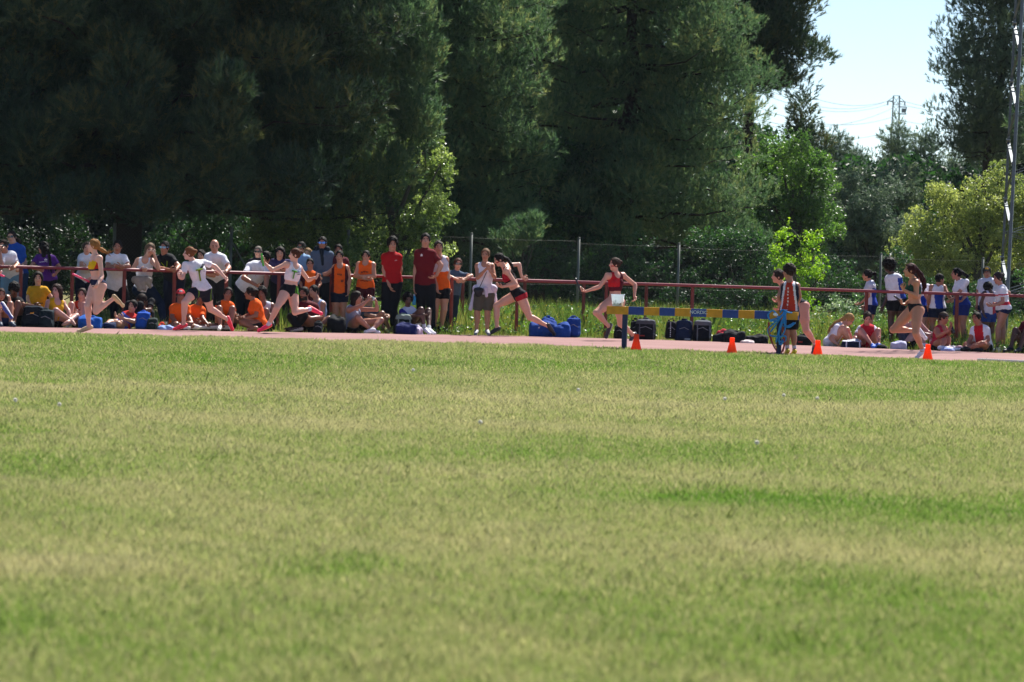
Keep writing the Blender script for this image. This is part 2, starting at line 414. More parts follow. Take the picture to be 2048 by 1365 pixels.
def crown_obj(name, blobs, parent, m, tm, dens, scale, rng, up=.6, outw=.6, gap=.25, gs=1.6, inner=.45, zbig=9.0, bright=None):
    p, d, br = blob_points(blobs, dens, rng, gap, gs, inner)
    # far above the frame fewer, larger stamps do
    hi = p[:, 2] > zbig; keep = ~hi | (rng.random(len(p)) < .16); p, d, br, hi = p[keep], d[keep], br[keep], hi[keep]
    s = scale * (.7 + .6 * rng.random(len(p))) * np.where(hi, 2.5, 1)
    D = d * outw + np.array([0, 0, up]) + .35 * rng.standard_normal(d.shape)
    rnd = np.clip(.15 + .45 * br + .4 * rng.random(len(p)) + .15 * nz3(p, 3, 9), 0, 1)
    V, F, A = stamp(p, D, s, tm, rng, rnd)
    return npmesh(name, V, F, m, parent=parent, attr=A)
NPOLY = 0
def pine(px, Y, H, z0, R, label, seed, m=None, tm=None, levels=16, nb=6, dens=26, sc=.17, prof=None, trunk_r=.2, lean=0, gap=.2, droop=.12, group=None, asym=(0, 0), blobr=.55, az_only=None, zbig=9.0, name='pine_tree', base_z=0, clumps=()):
    """layered pine: every branch carries clumps of needle tufts"""
    rng = np.random.default_rng(seed); b0 = G(px, Y)
    t = root(name, b0, label, 'tree', group)
    mb = MB(); top = b0 + [lean, 0, H]
    limb(mb, b0 - [0, 0, .1], top, trunk_r, .03, rng, n=10, wob=.02, sides=10)
    br = MB(); blobs = []
    prof = prof or (lambda u: (1 - u) ** .75 * (.55 + .45 * min(1, u * 6)))
    for i in range(levels):
        u = (i + .5) / levels; z = z0 + (H - z0) * u; L0 = R * prof(u); c = b0 + (top - b0) * (z / H)
        n = max(3, int(round(nb * (.6 + .4 * (1 - u)))))
        for j in range(n):
            a = 2 * math.pi * (j + rng.random() * .8) / n + i * 1.3
            L = L0 * (.7 + .45 * rng.random()) * (1 + asym[0] * math.cos(a) + asym[1] * math.sin(a))
            e = c + np.array([math.cos(a) * L, math.sin(a) * L, L * (.10 - droop * (1 - u)) + .15 * rng.standard_normal()])
            q = limb(br, c, e, .012 + .010 * L, .006, rng, sag=.06, n=5, wob=.08, sides=5)
            for f in np.arange(.30, 1.01, max(.12, .42 / max(L, .4))):
                k = c + (e - c) * f; k = k + rng.standard_normal(3) * .12
                rr = blobr * 1.15 * (.6 + .5 * rng.random()) * (.8 + .25 * (1 - f)) * min(1, .5 + L / 3)
                blobs.append((k + [0, 0, .10], (rr * 1.05, rr * 1.05, rr * .62)))
    blobs.append((top, (.3, .3, .7)))
    for (x, y, rx, ry, Yc) in clumps:
        k = Yc / FPX; c = P(x, y, Yc); tr = b0 + (top - b0) * min(.8, (c[2] - .4) / H); limb(br, tr, c, .06, .012, rng, n=6, sides=5)
        for i in range(9):
            d = rng.standard_normal(3); d /= np.linalg.norm(d); q = c + d * np.array([rx * k, rx * k * .8, ry * k]) * rng.random() ** .5; r_ = .34 + .2 * rng.random(); blobs.append((q, (r_, r_, r_ * .8)))
    mb.build('trunk', BARK, t, smooth=True); br.build('branches', BARK, t, smooth=True)
    crown_obj('crown', blobs, t, m or M_PINE, tm or T_NEED, dens, sc, rng, up=.75, outw=.55, gap=gap, zbig=zbig)
    return t
def bushy(px, Y, blobs_px, label, seed, m, tm=None, dens=40, sc=.09, gap=.25, name='tree', cat='tree', group=None, trunk_r=.1, inner=.35, depth=1.0, sub=5, subr=.45, stems=1, up=.2, outw=.4, gs=1.6, bark=None, zbig=9.0):
    """broadleaf tree or shrub: blobs given as (px, py, rx_px, ry_px, dY)"""
    rng = np.random.default_rng(seed); b0 = G(px, Y)
    t = root(name, b0, label, cat, group)
    mb = MB(); br = MB(); big = []
    for (x, y, rx, ry, dy) in blobs_px:
        c = P(x, y, Y + dy); k = (Y + dy) / FPX; r = np.array([rx * k, max(rx, ry) * k * depth, ry * k]); big.append((c, r))
    zt = max(c[2] for c, r in big); cx = np.mean([c for c, r in big], axis=0)
    for s in range(stems):
        topc = np.array([b0[0] * .4 + cx[0] * .6, b0[1] * .6 + cx[1] * .4, zt * .8]) + (rng.standard_normal(3) * .25 if stems > 1 else 0)
        tp = limb(mb, b0 - [0, 0, .05] + (rng.standard_normal(3) * [.1, .1, 0] if stems > 1 else 0), topc, trunk_r, trunk_r * .3, rng, n=8, wob=.05, sides=8)
    blobs = []
    for c, r in big:
        a = tp[min(len(tp) - 1, max(1, int(len(tp) * min(.9, c[2] / max(zt, .1) * .6))))]
        limb(br, a, c, trunk_r * .4, .012, rng, n=5, sides=5)
        n = max(4, int(sub * np.prod(r) ** (1 / 3) * 4))
        for i in range(n):
            d = rng.standard_normal(3); d /= np.linalg.norm(d); q = c + d * r * (.25 + .75 * rng.random() ** .5)
            rr = subr * (.5 + .7 * rng.random()) * min(1.2, r.min() + .25)
            if q[2] < .1: q[2] = .1 + .2 * rng.random()
            blobs.append((q, (rr, rr, rr * .75)))
            if i % 3 == 0: limb(br, c, q, .014, .006, rng, n=4, sides=4)
    mb.build('trunk', bark or BARKG, t, smooth=True); br.build('branches', bark or BARKG, t, smooth=True)
    crown_obj('crown', blobs, t, m, tm or T_LEAF, dens, sc, rng, up=up, outw=outw, gap=gap, inner=inner, gs=gs, zbig=zbig)
    return t
# --- the big shading pine on the left and its neighbours
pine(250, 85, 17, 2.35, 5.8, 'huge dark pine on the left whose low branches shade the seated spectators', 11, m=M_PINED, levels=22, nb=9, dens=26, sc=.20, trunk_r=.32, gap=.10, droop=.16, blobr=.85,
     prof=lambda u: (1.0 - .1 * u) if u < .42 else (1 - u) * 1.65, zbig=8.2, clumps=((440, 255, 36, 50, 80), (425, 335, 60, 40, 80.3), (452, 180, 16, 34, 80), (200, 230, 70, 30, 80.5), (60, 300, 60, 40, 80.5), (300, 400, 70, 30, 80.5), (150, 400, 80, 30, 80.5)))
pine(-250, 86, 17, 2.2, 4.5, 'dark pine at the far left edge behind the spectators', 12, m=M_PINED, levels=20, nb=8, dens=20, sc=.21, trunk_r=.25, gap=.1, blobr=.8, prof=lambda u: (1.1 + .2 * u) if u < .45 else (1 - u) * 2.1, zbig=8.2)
pine(625, 88.5, 20, 3.5, 2.8, 'dark pine with brownish shoots in front of the tall slim pine', 13, m=M_PINE, levels=26, nb=8, dens=26, sc=.18, gap=.14, blobr=.65, prof=lambda u: (.42 + 1.9 * u) if u < .28 else (1.28 if u < .6 else (1 - u) * 3.2), zbig=8.5, clumps=((815, 50, 42, 45, 86), (842, 118, 24, 36, 86), (800, 215, 42, 50, 86), (832, 260, 20, 26, 86), (775, 325, 50, 40, 86), (690, 380, 50, 36, 86), (570, 410, 76, 36, 85.5), (740, 120, 60, 50, 86), (690, 240, 60, 50, 85.5)))
pine(905, 93.5, 9.8, 1.6, 2.05, 'tall slim pine with sunlit right edge behind the man in the maroon polo', 14, m=M_PINE, levels=22, nb=6, dens=28, sc=.17, gap=.18, blobr=.5, prof=lambda u: (1.0 - .2 * u) if u < .8 else (1 - u) * 4, zbig=8.5)
pine(1243, 99, 12.5, 1.8, 3.5, 'broad tall pine with dark trunk behind the middle of the fence', 15, m=M_PINE, levels=24, nb=7, dens=26, sc=.165, gap=.27, trunk_r=.26, blobr=.6, prof=lambda u: (.95 + .15 * u) if u < .6 else (1 - u) * 2.6, zbig=8.8, asym=(.0, 0))
pine(1075, 106, 12, 1.5, 2.0, 'dark pine between the slim pine and the broad pine', 16, m=M_PINED, levels=18, nb=6, dens=20, sc=.19, gap=.15, blobr=.6, prof=lambda u: (1.0 - .1 * u) if u < .8 else (1 - u) * 4, zbig=8.8)  # dark needles paint in the shade of the gap between the pines
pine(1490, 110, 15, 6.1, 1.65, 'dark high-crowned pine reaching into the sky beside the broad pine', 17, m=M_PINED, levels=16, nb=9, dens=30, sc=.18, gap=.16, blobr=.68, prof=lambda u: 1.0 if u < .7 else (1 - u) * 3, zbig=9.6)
pine(1972, 117, 16, 4.3, 1.75, 'pine with bare lower trunk and see-through crown at the right edge', 18, m=M_PINEB, levels=18, nb=7, dens=26, sc=.18, gap=.34, trunk_r=.18, blobr=.66, prof=lambda u: (.7 + .5 * u) if u < .5 else (1 - u) * 1.9, zbig=9.9)
pine(2190, 112, 15, 2.5, 2.3, 'dark pine beyond the right edge behind the lattice mast', 19, m=M_PINE, levels=16, nb=7, dens=24, sc=.19, gap=.2, blobr=.7, zbig=9.9)
# smaller far conifers under the sky gap
for (x, Y, ytop, r, lab, sd) in ((1590, 118, 200, .55, 'dark spiky young pine below the sky gap, nearest the broad pine', 21), (1662, 142, 268, 1.1, 'grey green conifer with spiky top left of the power pylon', 22), (1704, 150, 292, 1.2, 'low pointed conifer just left of the power pylon', 23),
                                 (1785, 146, 246, 1.5, 'bushy grey green conifer standing in front of the power pylon', 24), (1838, 140, 262, 1.6, 'round topped grey conifer right of the power pylon', 25), (1742, 138, 318, 1.3, 'short dark conifer in the middle of the sky gap', 26), (1910, 150, 300, 1.9, 'pale grey conifer behind the bare trunk pine', 27), (1625, 128, 262, .9, 'dark feathery pine behind the broadleaf tree', 28)):
    H = CH + (YH(x) - ytop - 26) * Y / FPX
    pine(x, Y, H, .4, r, lab, sd, m=M_PINEB if sd not in (21, 28) else M_PINED, tm=T_NEEDF, levels=15, nb=7, dens=22, sc=.22, gap=.12, trunk_r=.1, blobr=.72, zbig=99, name='conifer', prof=lambda u: (1 - u) ** .7 * .95 + .05, droop=-.25)
# --- broadleaf trees
bushy(800, 86.5, [(760, 350, 70, 60, 0), (620, 430, 60, 45, -.3), (560, 470, 60, 45, -.3), (690, 500, 60, 60, -.8), (850, 300, 45, 60, .5), (700, 430, 70, 45, 0), (800, 440, 85, 60, 0), (860, 420, 50, 60, 0), (740, 540, 90, 60, -.5), (850, 520, 60, 60, 0), (640, 480, 70, 50, 0), (820, 610, 80, 50, 0), (660, 590, 70, 60, 0), (880, 330, 30, 40, 0), (862, 240, 22, 36, .5)],
      'evergreen oak with glinting leaves behind the standing boys', 31, M_OAK, dens=66, sc=.082, gap=.36, trunk_r=.14, name='oak_tree', sub=5, subr=.42)
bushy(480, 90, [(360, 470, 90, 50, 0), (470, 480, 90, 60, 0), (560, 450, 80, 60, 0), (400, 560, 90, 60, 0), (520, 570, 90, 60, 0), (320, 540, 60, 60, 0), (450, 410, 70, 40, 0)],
      'evergreen oak, leaves coloured darker for shade, with scattered bright leaves behind the leaning parents', 32, M_DARKL, dens=55, sc=.08, gap=.36, trunk_r=.16, name='oak_tree')  # understory leaves on this oak put the shade into its colour
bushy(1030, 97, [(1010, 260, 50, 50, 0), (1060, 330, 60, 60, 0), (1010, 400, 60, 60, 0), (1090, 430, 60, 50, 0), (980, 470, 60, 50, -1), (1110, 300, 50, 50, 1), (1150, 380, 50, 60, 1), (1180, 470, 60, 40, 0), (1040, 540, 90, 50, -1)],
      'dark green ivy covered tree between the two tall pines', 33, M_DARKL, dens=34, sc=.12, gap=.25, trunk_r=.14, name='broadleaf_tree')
bushy(1600, 104, [(1560, 300, 60, 50, 0), (1600, 380, 75, 60, 0), (1540, 420, 60, 60, 0), (1630, 440, 60, 50, 0), (1580, 480, 80, 50, 0), (1640, 340, 30, 30, 0), (1500, 460, 50, 40, -1), (1510, 350, 40, 50, 0), (1560, 560, 70, 50, 0)],
      'bright green broadleaf tree at the right foot of the broad pine', 34, M_BROAD, dens=62, sc=.09, gap=.30, trunk_r=.15, name='broadleaf_tree')
bushy(1960, 101, [(1980, 400, 70, 60, 0), (1900, 430, 70, 60, 0), (1850, 490, 60, 50, 0), (1950, 490, 90, 60, 0), (2040, 420, 60, 70, 0), (1830, 540, 60, 45, 0), (1930, 560, 90, 45, 0), (2080, 500, 80, 90, 0), (2010, 350, 35, 30, 0), (1890, 385, 30, 25, 0)],
      'rounded olive yellow tree in front of the bare trunk pine', 35, M_OLIVE, dens=66, sc=.085, gap=.26, trunk_r=.15, name='broadleaf_tree')
bushy(1612, 87.5, [(1600, 480, 42, 38, 0), (1585, 540, 40, 36, 0), (1630, 510, 34, 44, 0), (1600, 590, 50, 34, 0), (1560, 500, 18, 22, 0), (1650, 545, 20, 22, 0), (1575, 630, 50, 24, 0)],
      'lime green sapling growing by the fence post', 36, M_LIME, dens=48, sc=.085, gap=.36, trunk_r=.03, name='sapling', stems=3, subr=.32, bark=BARKG)
bushy(1690, 84.5, [(1670, 625, 42, 30, 0), (1710, 640, 50, 34, 0), (1640, 650, 34, 24, 0), (1700, 600, 40, 20, 0), (1760, 640, 36, 24, 0)],
      'pale grey leaved bramble bush behind the seated girls', 37, M_GREYL, dens=70, sc=.075, gap=.25, trunk_r=.02, name='bramble_bush', cat='bush', stems=4, subr=.3)
bushy(1740, 108, [(1700, 460, 60, 60, 0), (1770, 440, 70, 70, 0), (1690, 380, 50, 50, 1), (1760, 520, 80, 50, 0), (1690, 550, 60, 40, 0), (1800, 380, 50, 50, 2), (1640, 520, 50, 40, 0)],
      'grey green shrubby tree under the power pylon', 38, M_GREYL, tm=T_LEAFN, dens=24, sc=.13, gap=.2, trunk_r=.1, name='broadleaf_tree') if False else None
bushy(1740, 108, [(1700, 460, 60, 60, 0), (1770, 440, 70, 70, 0), (1690, 380, 50, 50, 1), (1760, 520, 80, 50, 0), (1690, 550, 60, 40, 0), (1800, 380, 50, 50, 2), (1640, 520, 50, 40, 0)],
      'grey green shrubby tree under the power pylon', 38, M_PINEB, tm=T_LEAFN, dens=34, sc=.13, gap=.22, trunk_r=.1, name='broadleaf_tree')
bushy(1040, 89, [(1050, 470, 38, 30, 0), (1020, 490, 40, 24, 0), (1075, 460, 20, 22, 0)], 'feathery sunlit pine sapling top above the wire fence', 39, M_PINE, tm=T_NEED, dens=90, sc=.15, gap=.2, trunk_r=.05, name='pine_sapling', up=1.0, outw=.4)
for (x, Y, bl, lab, sd) in ((90, 90, [(20, 500, 70, 60, 0), (100, 540, 80, 60, 0), (160, 480, 70, 60, 0), (60, 590, 90, 50, 0), (180, 580, 80, 60, 0)], 'added shrub coloured black for the shade behind the woman in purple', 45), (265, 89.5, [(230, 520, 60, 60, 0), (290, 560, 60, 60, 0), (250, 600, 70, 40, 0), (330, 600, 60, 40, 0)], 'added shrub coloured dark for the shade behind the man in the white polo shirt', 46), (1700, 96, [(1660, 560, 60, 50, 0), (1740, 580, 70, 50, 0), (1800, 560, 60, 50, 0), (1720, 620, 90, 30, -1)], 'dark shrub behind the pale bramble', 47), (1900, 97, [(1860, 590, 70, 40, 0), (1940, 600, 80, 40, 0), (2020, 590, 70, 50, 0)], 'dark shrub behind the athletes at the mast', 48), (1160, 93, [(1100, 540, 60, 50, 0), (1180, 560, 60, 50, 0), (1240, 530, 60, 60, 0), (1210, 600, 90, 40, -1)], 'dark leafy shrub behind the running girl in red', 41),
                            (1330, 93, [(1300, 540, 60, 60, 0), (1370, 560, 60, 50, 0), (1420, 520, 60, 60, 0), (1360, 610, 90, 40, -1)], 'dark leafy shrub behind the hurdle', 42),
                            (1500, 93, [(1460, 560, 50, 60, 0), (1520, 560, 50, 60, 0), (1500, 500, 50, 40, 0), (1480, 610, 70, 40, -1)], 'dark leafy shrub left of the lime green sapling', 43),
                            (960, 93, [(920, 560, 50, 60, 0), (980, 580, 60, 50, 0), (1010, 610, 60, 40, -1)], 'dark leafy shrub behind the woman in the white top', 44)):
    bushy(x, Y, bl, lab, sd, M_SHADE if sd in (45, 46) else M_DARKL, dens=44, sc=.085, gap=.3, trunk_r=.03, name='shrub', cat='bush', stems=3, subr=.4)  # the two darkest shrubs are added to fill in the black shade
# --- wood beyond as one mass
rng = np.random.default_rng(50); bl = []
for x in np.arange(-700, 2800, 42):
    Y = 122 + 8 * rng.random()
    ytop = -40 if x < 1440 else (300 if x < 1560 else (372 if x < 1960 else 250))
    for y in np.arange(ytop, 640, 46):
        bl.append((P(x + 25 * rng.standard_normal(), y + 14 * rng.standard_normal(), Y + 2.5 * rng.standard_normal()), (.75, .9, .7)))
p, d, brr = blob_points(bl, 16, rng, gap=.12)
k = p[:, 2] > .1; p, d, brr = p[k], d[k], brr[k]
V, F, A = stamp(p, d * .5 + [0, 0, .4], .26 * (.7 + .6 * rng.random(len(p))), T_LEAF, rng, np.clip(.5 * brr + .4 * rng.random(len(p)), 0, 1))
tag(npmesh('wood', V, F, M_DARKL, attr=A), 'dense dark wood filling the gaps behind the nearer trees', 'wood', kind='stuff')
# --- tall weeds between the rail and the fence
def weeds(name, N, zone, hs, wd, m, label, seed, flowers=False):
    rng = np.random.default_rng(seed); px = zone[0] + (zone[1] - zone[0]) * rng.random(N)
    far = np.array([FARY(x) for x in px]); Y = far + .08 + (zone[2] + (zone[3] - zone[2]) * rng.random(N) ** zone[4])
    X = (px - 1024) / FPX * Y; base = np.stack([X, Y, np.zeros(N) - .01], 1)
    grow = np.clip((Y - far) / 2.2, .16, 1)
    h = (hs[0] + (hs[1] - hs[0]) * rng.random(N)) * grow * (1 + .4 * nz3(base, 1.5, 4))
    la = rng.random(N) * 6.28; le = h * (.1 + .35 * rng.random(N)); an = rng.random(N) * 6.28; w = wd * (.6 + .8 * rng.random(N))
    d3 = np.stack([np.cos(an) * w, np.sin(an) * w, 0 * w], 1)
    tip = base + np.stack([np.cos(la) * le, np.sin(la) * le, h], 1); mid = base + np.stack([np.cos(la) * le * .3, np.sin(la) * le * .3, h * .6], 1)
    V = np.stack([base - d3, base + d3, mid + d3 * .9, tip, mid - d3 * .9], 1).reshape(-1, 3)
    rnd = np.clip(.5 + .35 * nz3(base, 1.2, 6) + .5 * (rng.random(N) - .5), 0, 1)
    return tag(npmesh(name, V, np.arange(len(V)).reshape(-1, 5), m, attr=np.repeat(rnd, 5)), label, 'weeds', kind='stuff')
M_WEED = leafmat('weeds', ['a79f70', '8c8e56', '6c7f44', '567238', '42602c'], (1.1, 1.2, .6), trans=.45, rough=.6, spec=.3)
weeds('tall_weeds', 85000, (560, 2500, 0, 12, .8), (.12, .60), .0048, M_WEED, 'tall sunlit wild grass and weeds behind the red railing', 61)
weeds('trodden_grass', 26000, (-500, 760, 0, 12, .8), (.05, .25), .005, M_WEED, 'short shaded grass under the spectators', 62)
# leafy weeds and yellow flowers mixed in
rng = np.random.default_rng(63); N = 7500; px = 620 + 1800 * rng.random(N); far = np.array([FARY(x) for x in px]); Y = far + .5 + 9 * rng.random(N)
b = np.stack([(px - 1024) / FPX * Y, Y, .05 + .45 * rng.random(N) * np.clip((Y - far) / 3, .1, 1)], 1)
V, F, A = stamp(b, rng.standard_normal((N, 3)) + [0, 0, 1], .06 * (.6 + .8 * rng.random(N)), T_LEAF, rng, rng.random(N))
tag(npmesh('leafy_weeds', V, F, M_BROAD, attr=A), 'low leafy weeds mixed into the wild grass by the fence', 'weeds', kind='stuff')
N = 420; px = 860 + 1300 * rng.random(N); far = np.array([FARY(x) for x in px]); Y = far + .4 + 8 * rng.random(N) ** 1.2
b = np.stack([(px - 1024) / FPX * Y, Y, .12 + .42 * rng.random(N) * np.clip((Y - far) / 2.5, .15, 1)], 1)
V, F, A = stamp(b, rng.standard_normal((N, 3)) + [0, 0, 1], .022 * (.7 + .7 * rng.random(N)), T_LEAF, rng, rng.random(N))
tag(npmesh('yellow_flowers', V, F, mat('petal', 'e8d23a', trans=.3, tcol='f0dc40'), attr=A), 'small yellow wildflowers dotted through the tall weeds', 'flowers', kind='stuff')
# ---------------------------------------------------------------- implicit surfaces -> one continuous mesh
def nrm(v): v = np.asarray(v, float); return v / (np.linalg.norm(v) + 1e-9)
def smin(a, b, k):
    if k <= 0: return np.minimum(a, b)
    h = np.clip(.5 + .5 * (b - a) / k, 0, 1); return b + (a - b) * h - k * h * (1 - h)
class Pr:
    """primitive: capsule with two radii / elliptic capsule / ellipsoid, with optional cutting planes"""
    def __init__(s, kind, a, b=None, ra=.1, rb=None, side=None, front=None, da=None, db=None, R=None, clips=(), k=.02, neg=False):
        s.kind = kind; s.a = np.asarray(a, float); s.b = s.a if b is None else np.asarray(b, float)
        s.ra = ra; s.rb = ra if rb is None else rb; s.side = side; s.front = front
        s.da = da if da is not None else ra; s.db = db if db is not None else s.da
        s.R = R; s.clips = list(clips); s.k = k; s.neg = neg
    def inf(s, t, clips=(), k=None, sc=1.0):
        q = Pr(s.kind, s.a, s.b, None, None, s.side, s.front, None, None, s.R, s.clips + list(clips), s.k if k is None else k, s.neg)
        if s.kind == 'ell': q.ra = np.asarray(s.ra) * sc + t; q.rb = q.ra
        else:
            q.ra = s.ra * sc + t; q.rb = s.rb * sc + t; q.da = s.da * sc + t; q.db = s.db * sc + t
        return q
    def bbox(s):
        m = float(np.max(s.ra)) if s.kind == 'ell' else max(s.ra, s.rb, s.da, s.db)
        return np.minimum(s.a, s.b) - m, np.maximum(s.a, s.b) + m
    def dist(s, X, Y, Z):
        px, py, pz = X - s.a[0], Y - s.a[1], Z - s.a[2]
        if s.kind == 'ell':
            R = s.R if s.R is not None else np.eye(3); r = np.asarray(s.ra, float) * np.ones(3)
            u = [(px * R[0, i] + py * R[1, i] + pz * R[2, i]) for i in range(3)]
            k0 = np.sqrt(sum((u[i] / r[i]) ** 2 for i in range(3))); k1 = np.sqrt(sum((u[i] / r[i] ** 2) ** 2 for i in range(3))) + 1e-6
            d = k0 * (k0 - 1) / k1; d = np.where(k0 < .05, -r.min(), d)
        else:
            ba = s.b - s.a; L2 = ba @ ba + 1e-12
            h = np.clip((px * ba[0] + py * ba[1] + pz * ba[2]) / L2, 0, 1)
            qx, qy, qz = px - ba[0] * h, py - ba[1] * h, pz - ba[2] * h
            r = s.ra + (s.rb - s.ra) * h
            if s.kind == 'cap': d = np.sqrt(qx * qx + qy * qy + qz * qz) - r
            else:
                dd = s.da + (s.db - s.da) * h; u = qx * s.side[0] + qy * s.side[1] + qz * s.side[2]
                v = qx * s.front[0] + qy * s.front[1] + qz * s.front[2]
                w2 = np.maximum(qx * qx + qy * qy + qz * qz - u * u - v * v, 0); m = np.minimum(r, dd)
                if s.kind == 'sbox': e = ((u / r) ** 4 + (v / dd) ** 4 + (w2 / (m * .55) ** 2) ** 2) ** .25
                else: e = np.sqrt((u / r) ** 2 + (v / dd) ** 2 + w2 / m ** 2)
                d = (e - 1) * m
        for (p, n) in s.clips: d = np.maximum(d, (X - p[0]) * n[0] + (Y - p[1]) * n[1] + (Z - p[2]) * n[2])
        return d
C8 = np.array([[i & 1, (i >> 1) & 1, (i >> 2) & 1] for i in range(8)])
E12 = [(a, b) for a in range(8) for b in range(a + 1, 8) if bin(a ^ b).count('1') == 1]
def surf(prims, vox, noise=0.0, nsc=20.0):
    """union the primitives and pull a quad surface out of the field"""
    pos = [p for p in prims if not p.neg]
    lo = np.min([p.bbox()[0] for p in pos], axis=0) - 3 * vox; hi = np.max([p.bbox()[1] for p in pos], axis=0) + 3 * vox
    n = np.ceil((hi - lo) / vox).astype(int) + 1; D = np.full(n, 0.2, dtype=np.float32)
    ax = [lo[i] + vox * np.arange(n[i]) for i in range(3)]
    for p in prims:
        a, b = p.bbox(); m = .03 + vox
        i0 = np.clip(np.floor((a - m - lo) / vox).astype(int), 0, n - 1); i1 = np.clip(np.ceil((b + m - lo) / vox).astype(int) + 1, 1, n)
        sl = tuple(slice(i0[i], i1[i]) for i in range(3))
        X, Y, Z = np.meshgrid(*[ax[i][sl[i]] for i in range(3)], indexing='ij', sparse=True)
        d = p.dist(X, Y, Z).astype(np.float32)
        D[sl] = np.maximum(D[sl], -d) if p.neg else smin(D[sl], d, p.k)
    if noise > 0:
        X, Y, Z = np.meshgrid(*ax, indexing='ij')
        D += (noise * nz3(np.stack([X.ravel(), Y.ravel(), Z.ravel()], 1), nsc, 2)).reshape(D.shape).astype(np.float32)
    I = D < 0
    c = I[:-1, :-1, :-1].astype(np.int8)
    tot = sum(I[x:n[0] - 1 + x, y:n[1] - 1 + y, z:n[2] - 1 + z].astype(np.int8) for x, y, z in C8)
    act = (tot > 0) & (tot < 8); ids = np.full(act.shape, -1, dtype=np.int32); cells = np.argwhere(act)
    if len(cells) == 0: return np.zeros((0, 3)), np.zeros((0, 4), int)
    ids[act] = np.arange(len(cells))
    v8 = np.stack([D[cells[:, 0] + x, cells[:, 1] + y, cells[:, 2] + z] for x, y, z in C8], 1)
    acc = np.zeros((len(cells), 3)); cnt = np.zeros(len(cells))
    for a, b in E12:
        va, vb = v8[:, a], v8[:, b]; m = (va < 0) != (vb < 0)
        t = np.where(m, va / np.where(va - vb == 0, 1, va - vb), 0)
        acc += np.where(m[:, None], C8[a] + t[:, None] * (C8[b] - C8[a]), 0); cnt += m
    V = lo + vox * (cells + acc / cnt[:, None])
    F = []
    for a in range(3):
        u, w = (a + 1) % 3, (a + 2) % 3
        s0 = [slice(None)] * 3; s1 = [slice(None)] * 3; s0[a] = slice(0, n[a] - 1); s1[a] = slice(1, n[a])
        A, B = I[tuple(s0)], I[tuple(s1)]; ch = np.argwhere(A != B)
        ok = (ch[:, u] > 0) & (ch[:, w] > 0) & (ch[:, u] < n[u] - 1) & (ch[:, w] < n[w] - 1); ch = ch[ok]
        def cell(du, dw):
            q = ch.copy(); q[:, u] += du; q[:, w] += dw; return ids[q[:, 0], q[:, 1], q[:, 2]]
        q = np.stack([cell(-1, -1), cell(0, -1), cell(0, 0), cell(-1, 0)], 1)
        ins = A[ch[:, 0], ch[:, 1], ch[:, 2]]; q[~ins] = q[~ins][:, ::-1]
        F.append(q)
    F = np.concatenate(F); F = F[(F >= 0).all(1)]
    # one smoothing pass
    nb = np.zeros_like(V); k = np.zeros(len(V))
    for i in range(4):
        j = (i + 1) % 4
        np.add.at(nb, F[:, i], V[F[:, j]]); np.add.at(k, F[:, i], 1); np.add.at(nb, F[:, j], V[F[:, i]]); np.add.at(k, F[:, j], 1)
    V = V * .55 + .45 * nb / np.maximum(k, 1)[:, None]
    return V, F
def blobmesh(name, prims, vox, mats, parent=None, paint=None, loc=None, noise=0., nsc=20., extra=None):
    V, F = surf(prims, vox, noise, nsc)
    if extra is not None and len(extra[0]):
        F = np.concatenate([F, extra[1] + len(V)]); V = np.concatenate([V, extra[0]])
    mi = None
    if paint is not None: mi = paint(V[F].mean(1))
    return npmesh(name, V, F, mats, parent=parent, smooth=True, midx=mi, loc=loc)

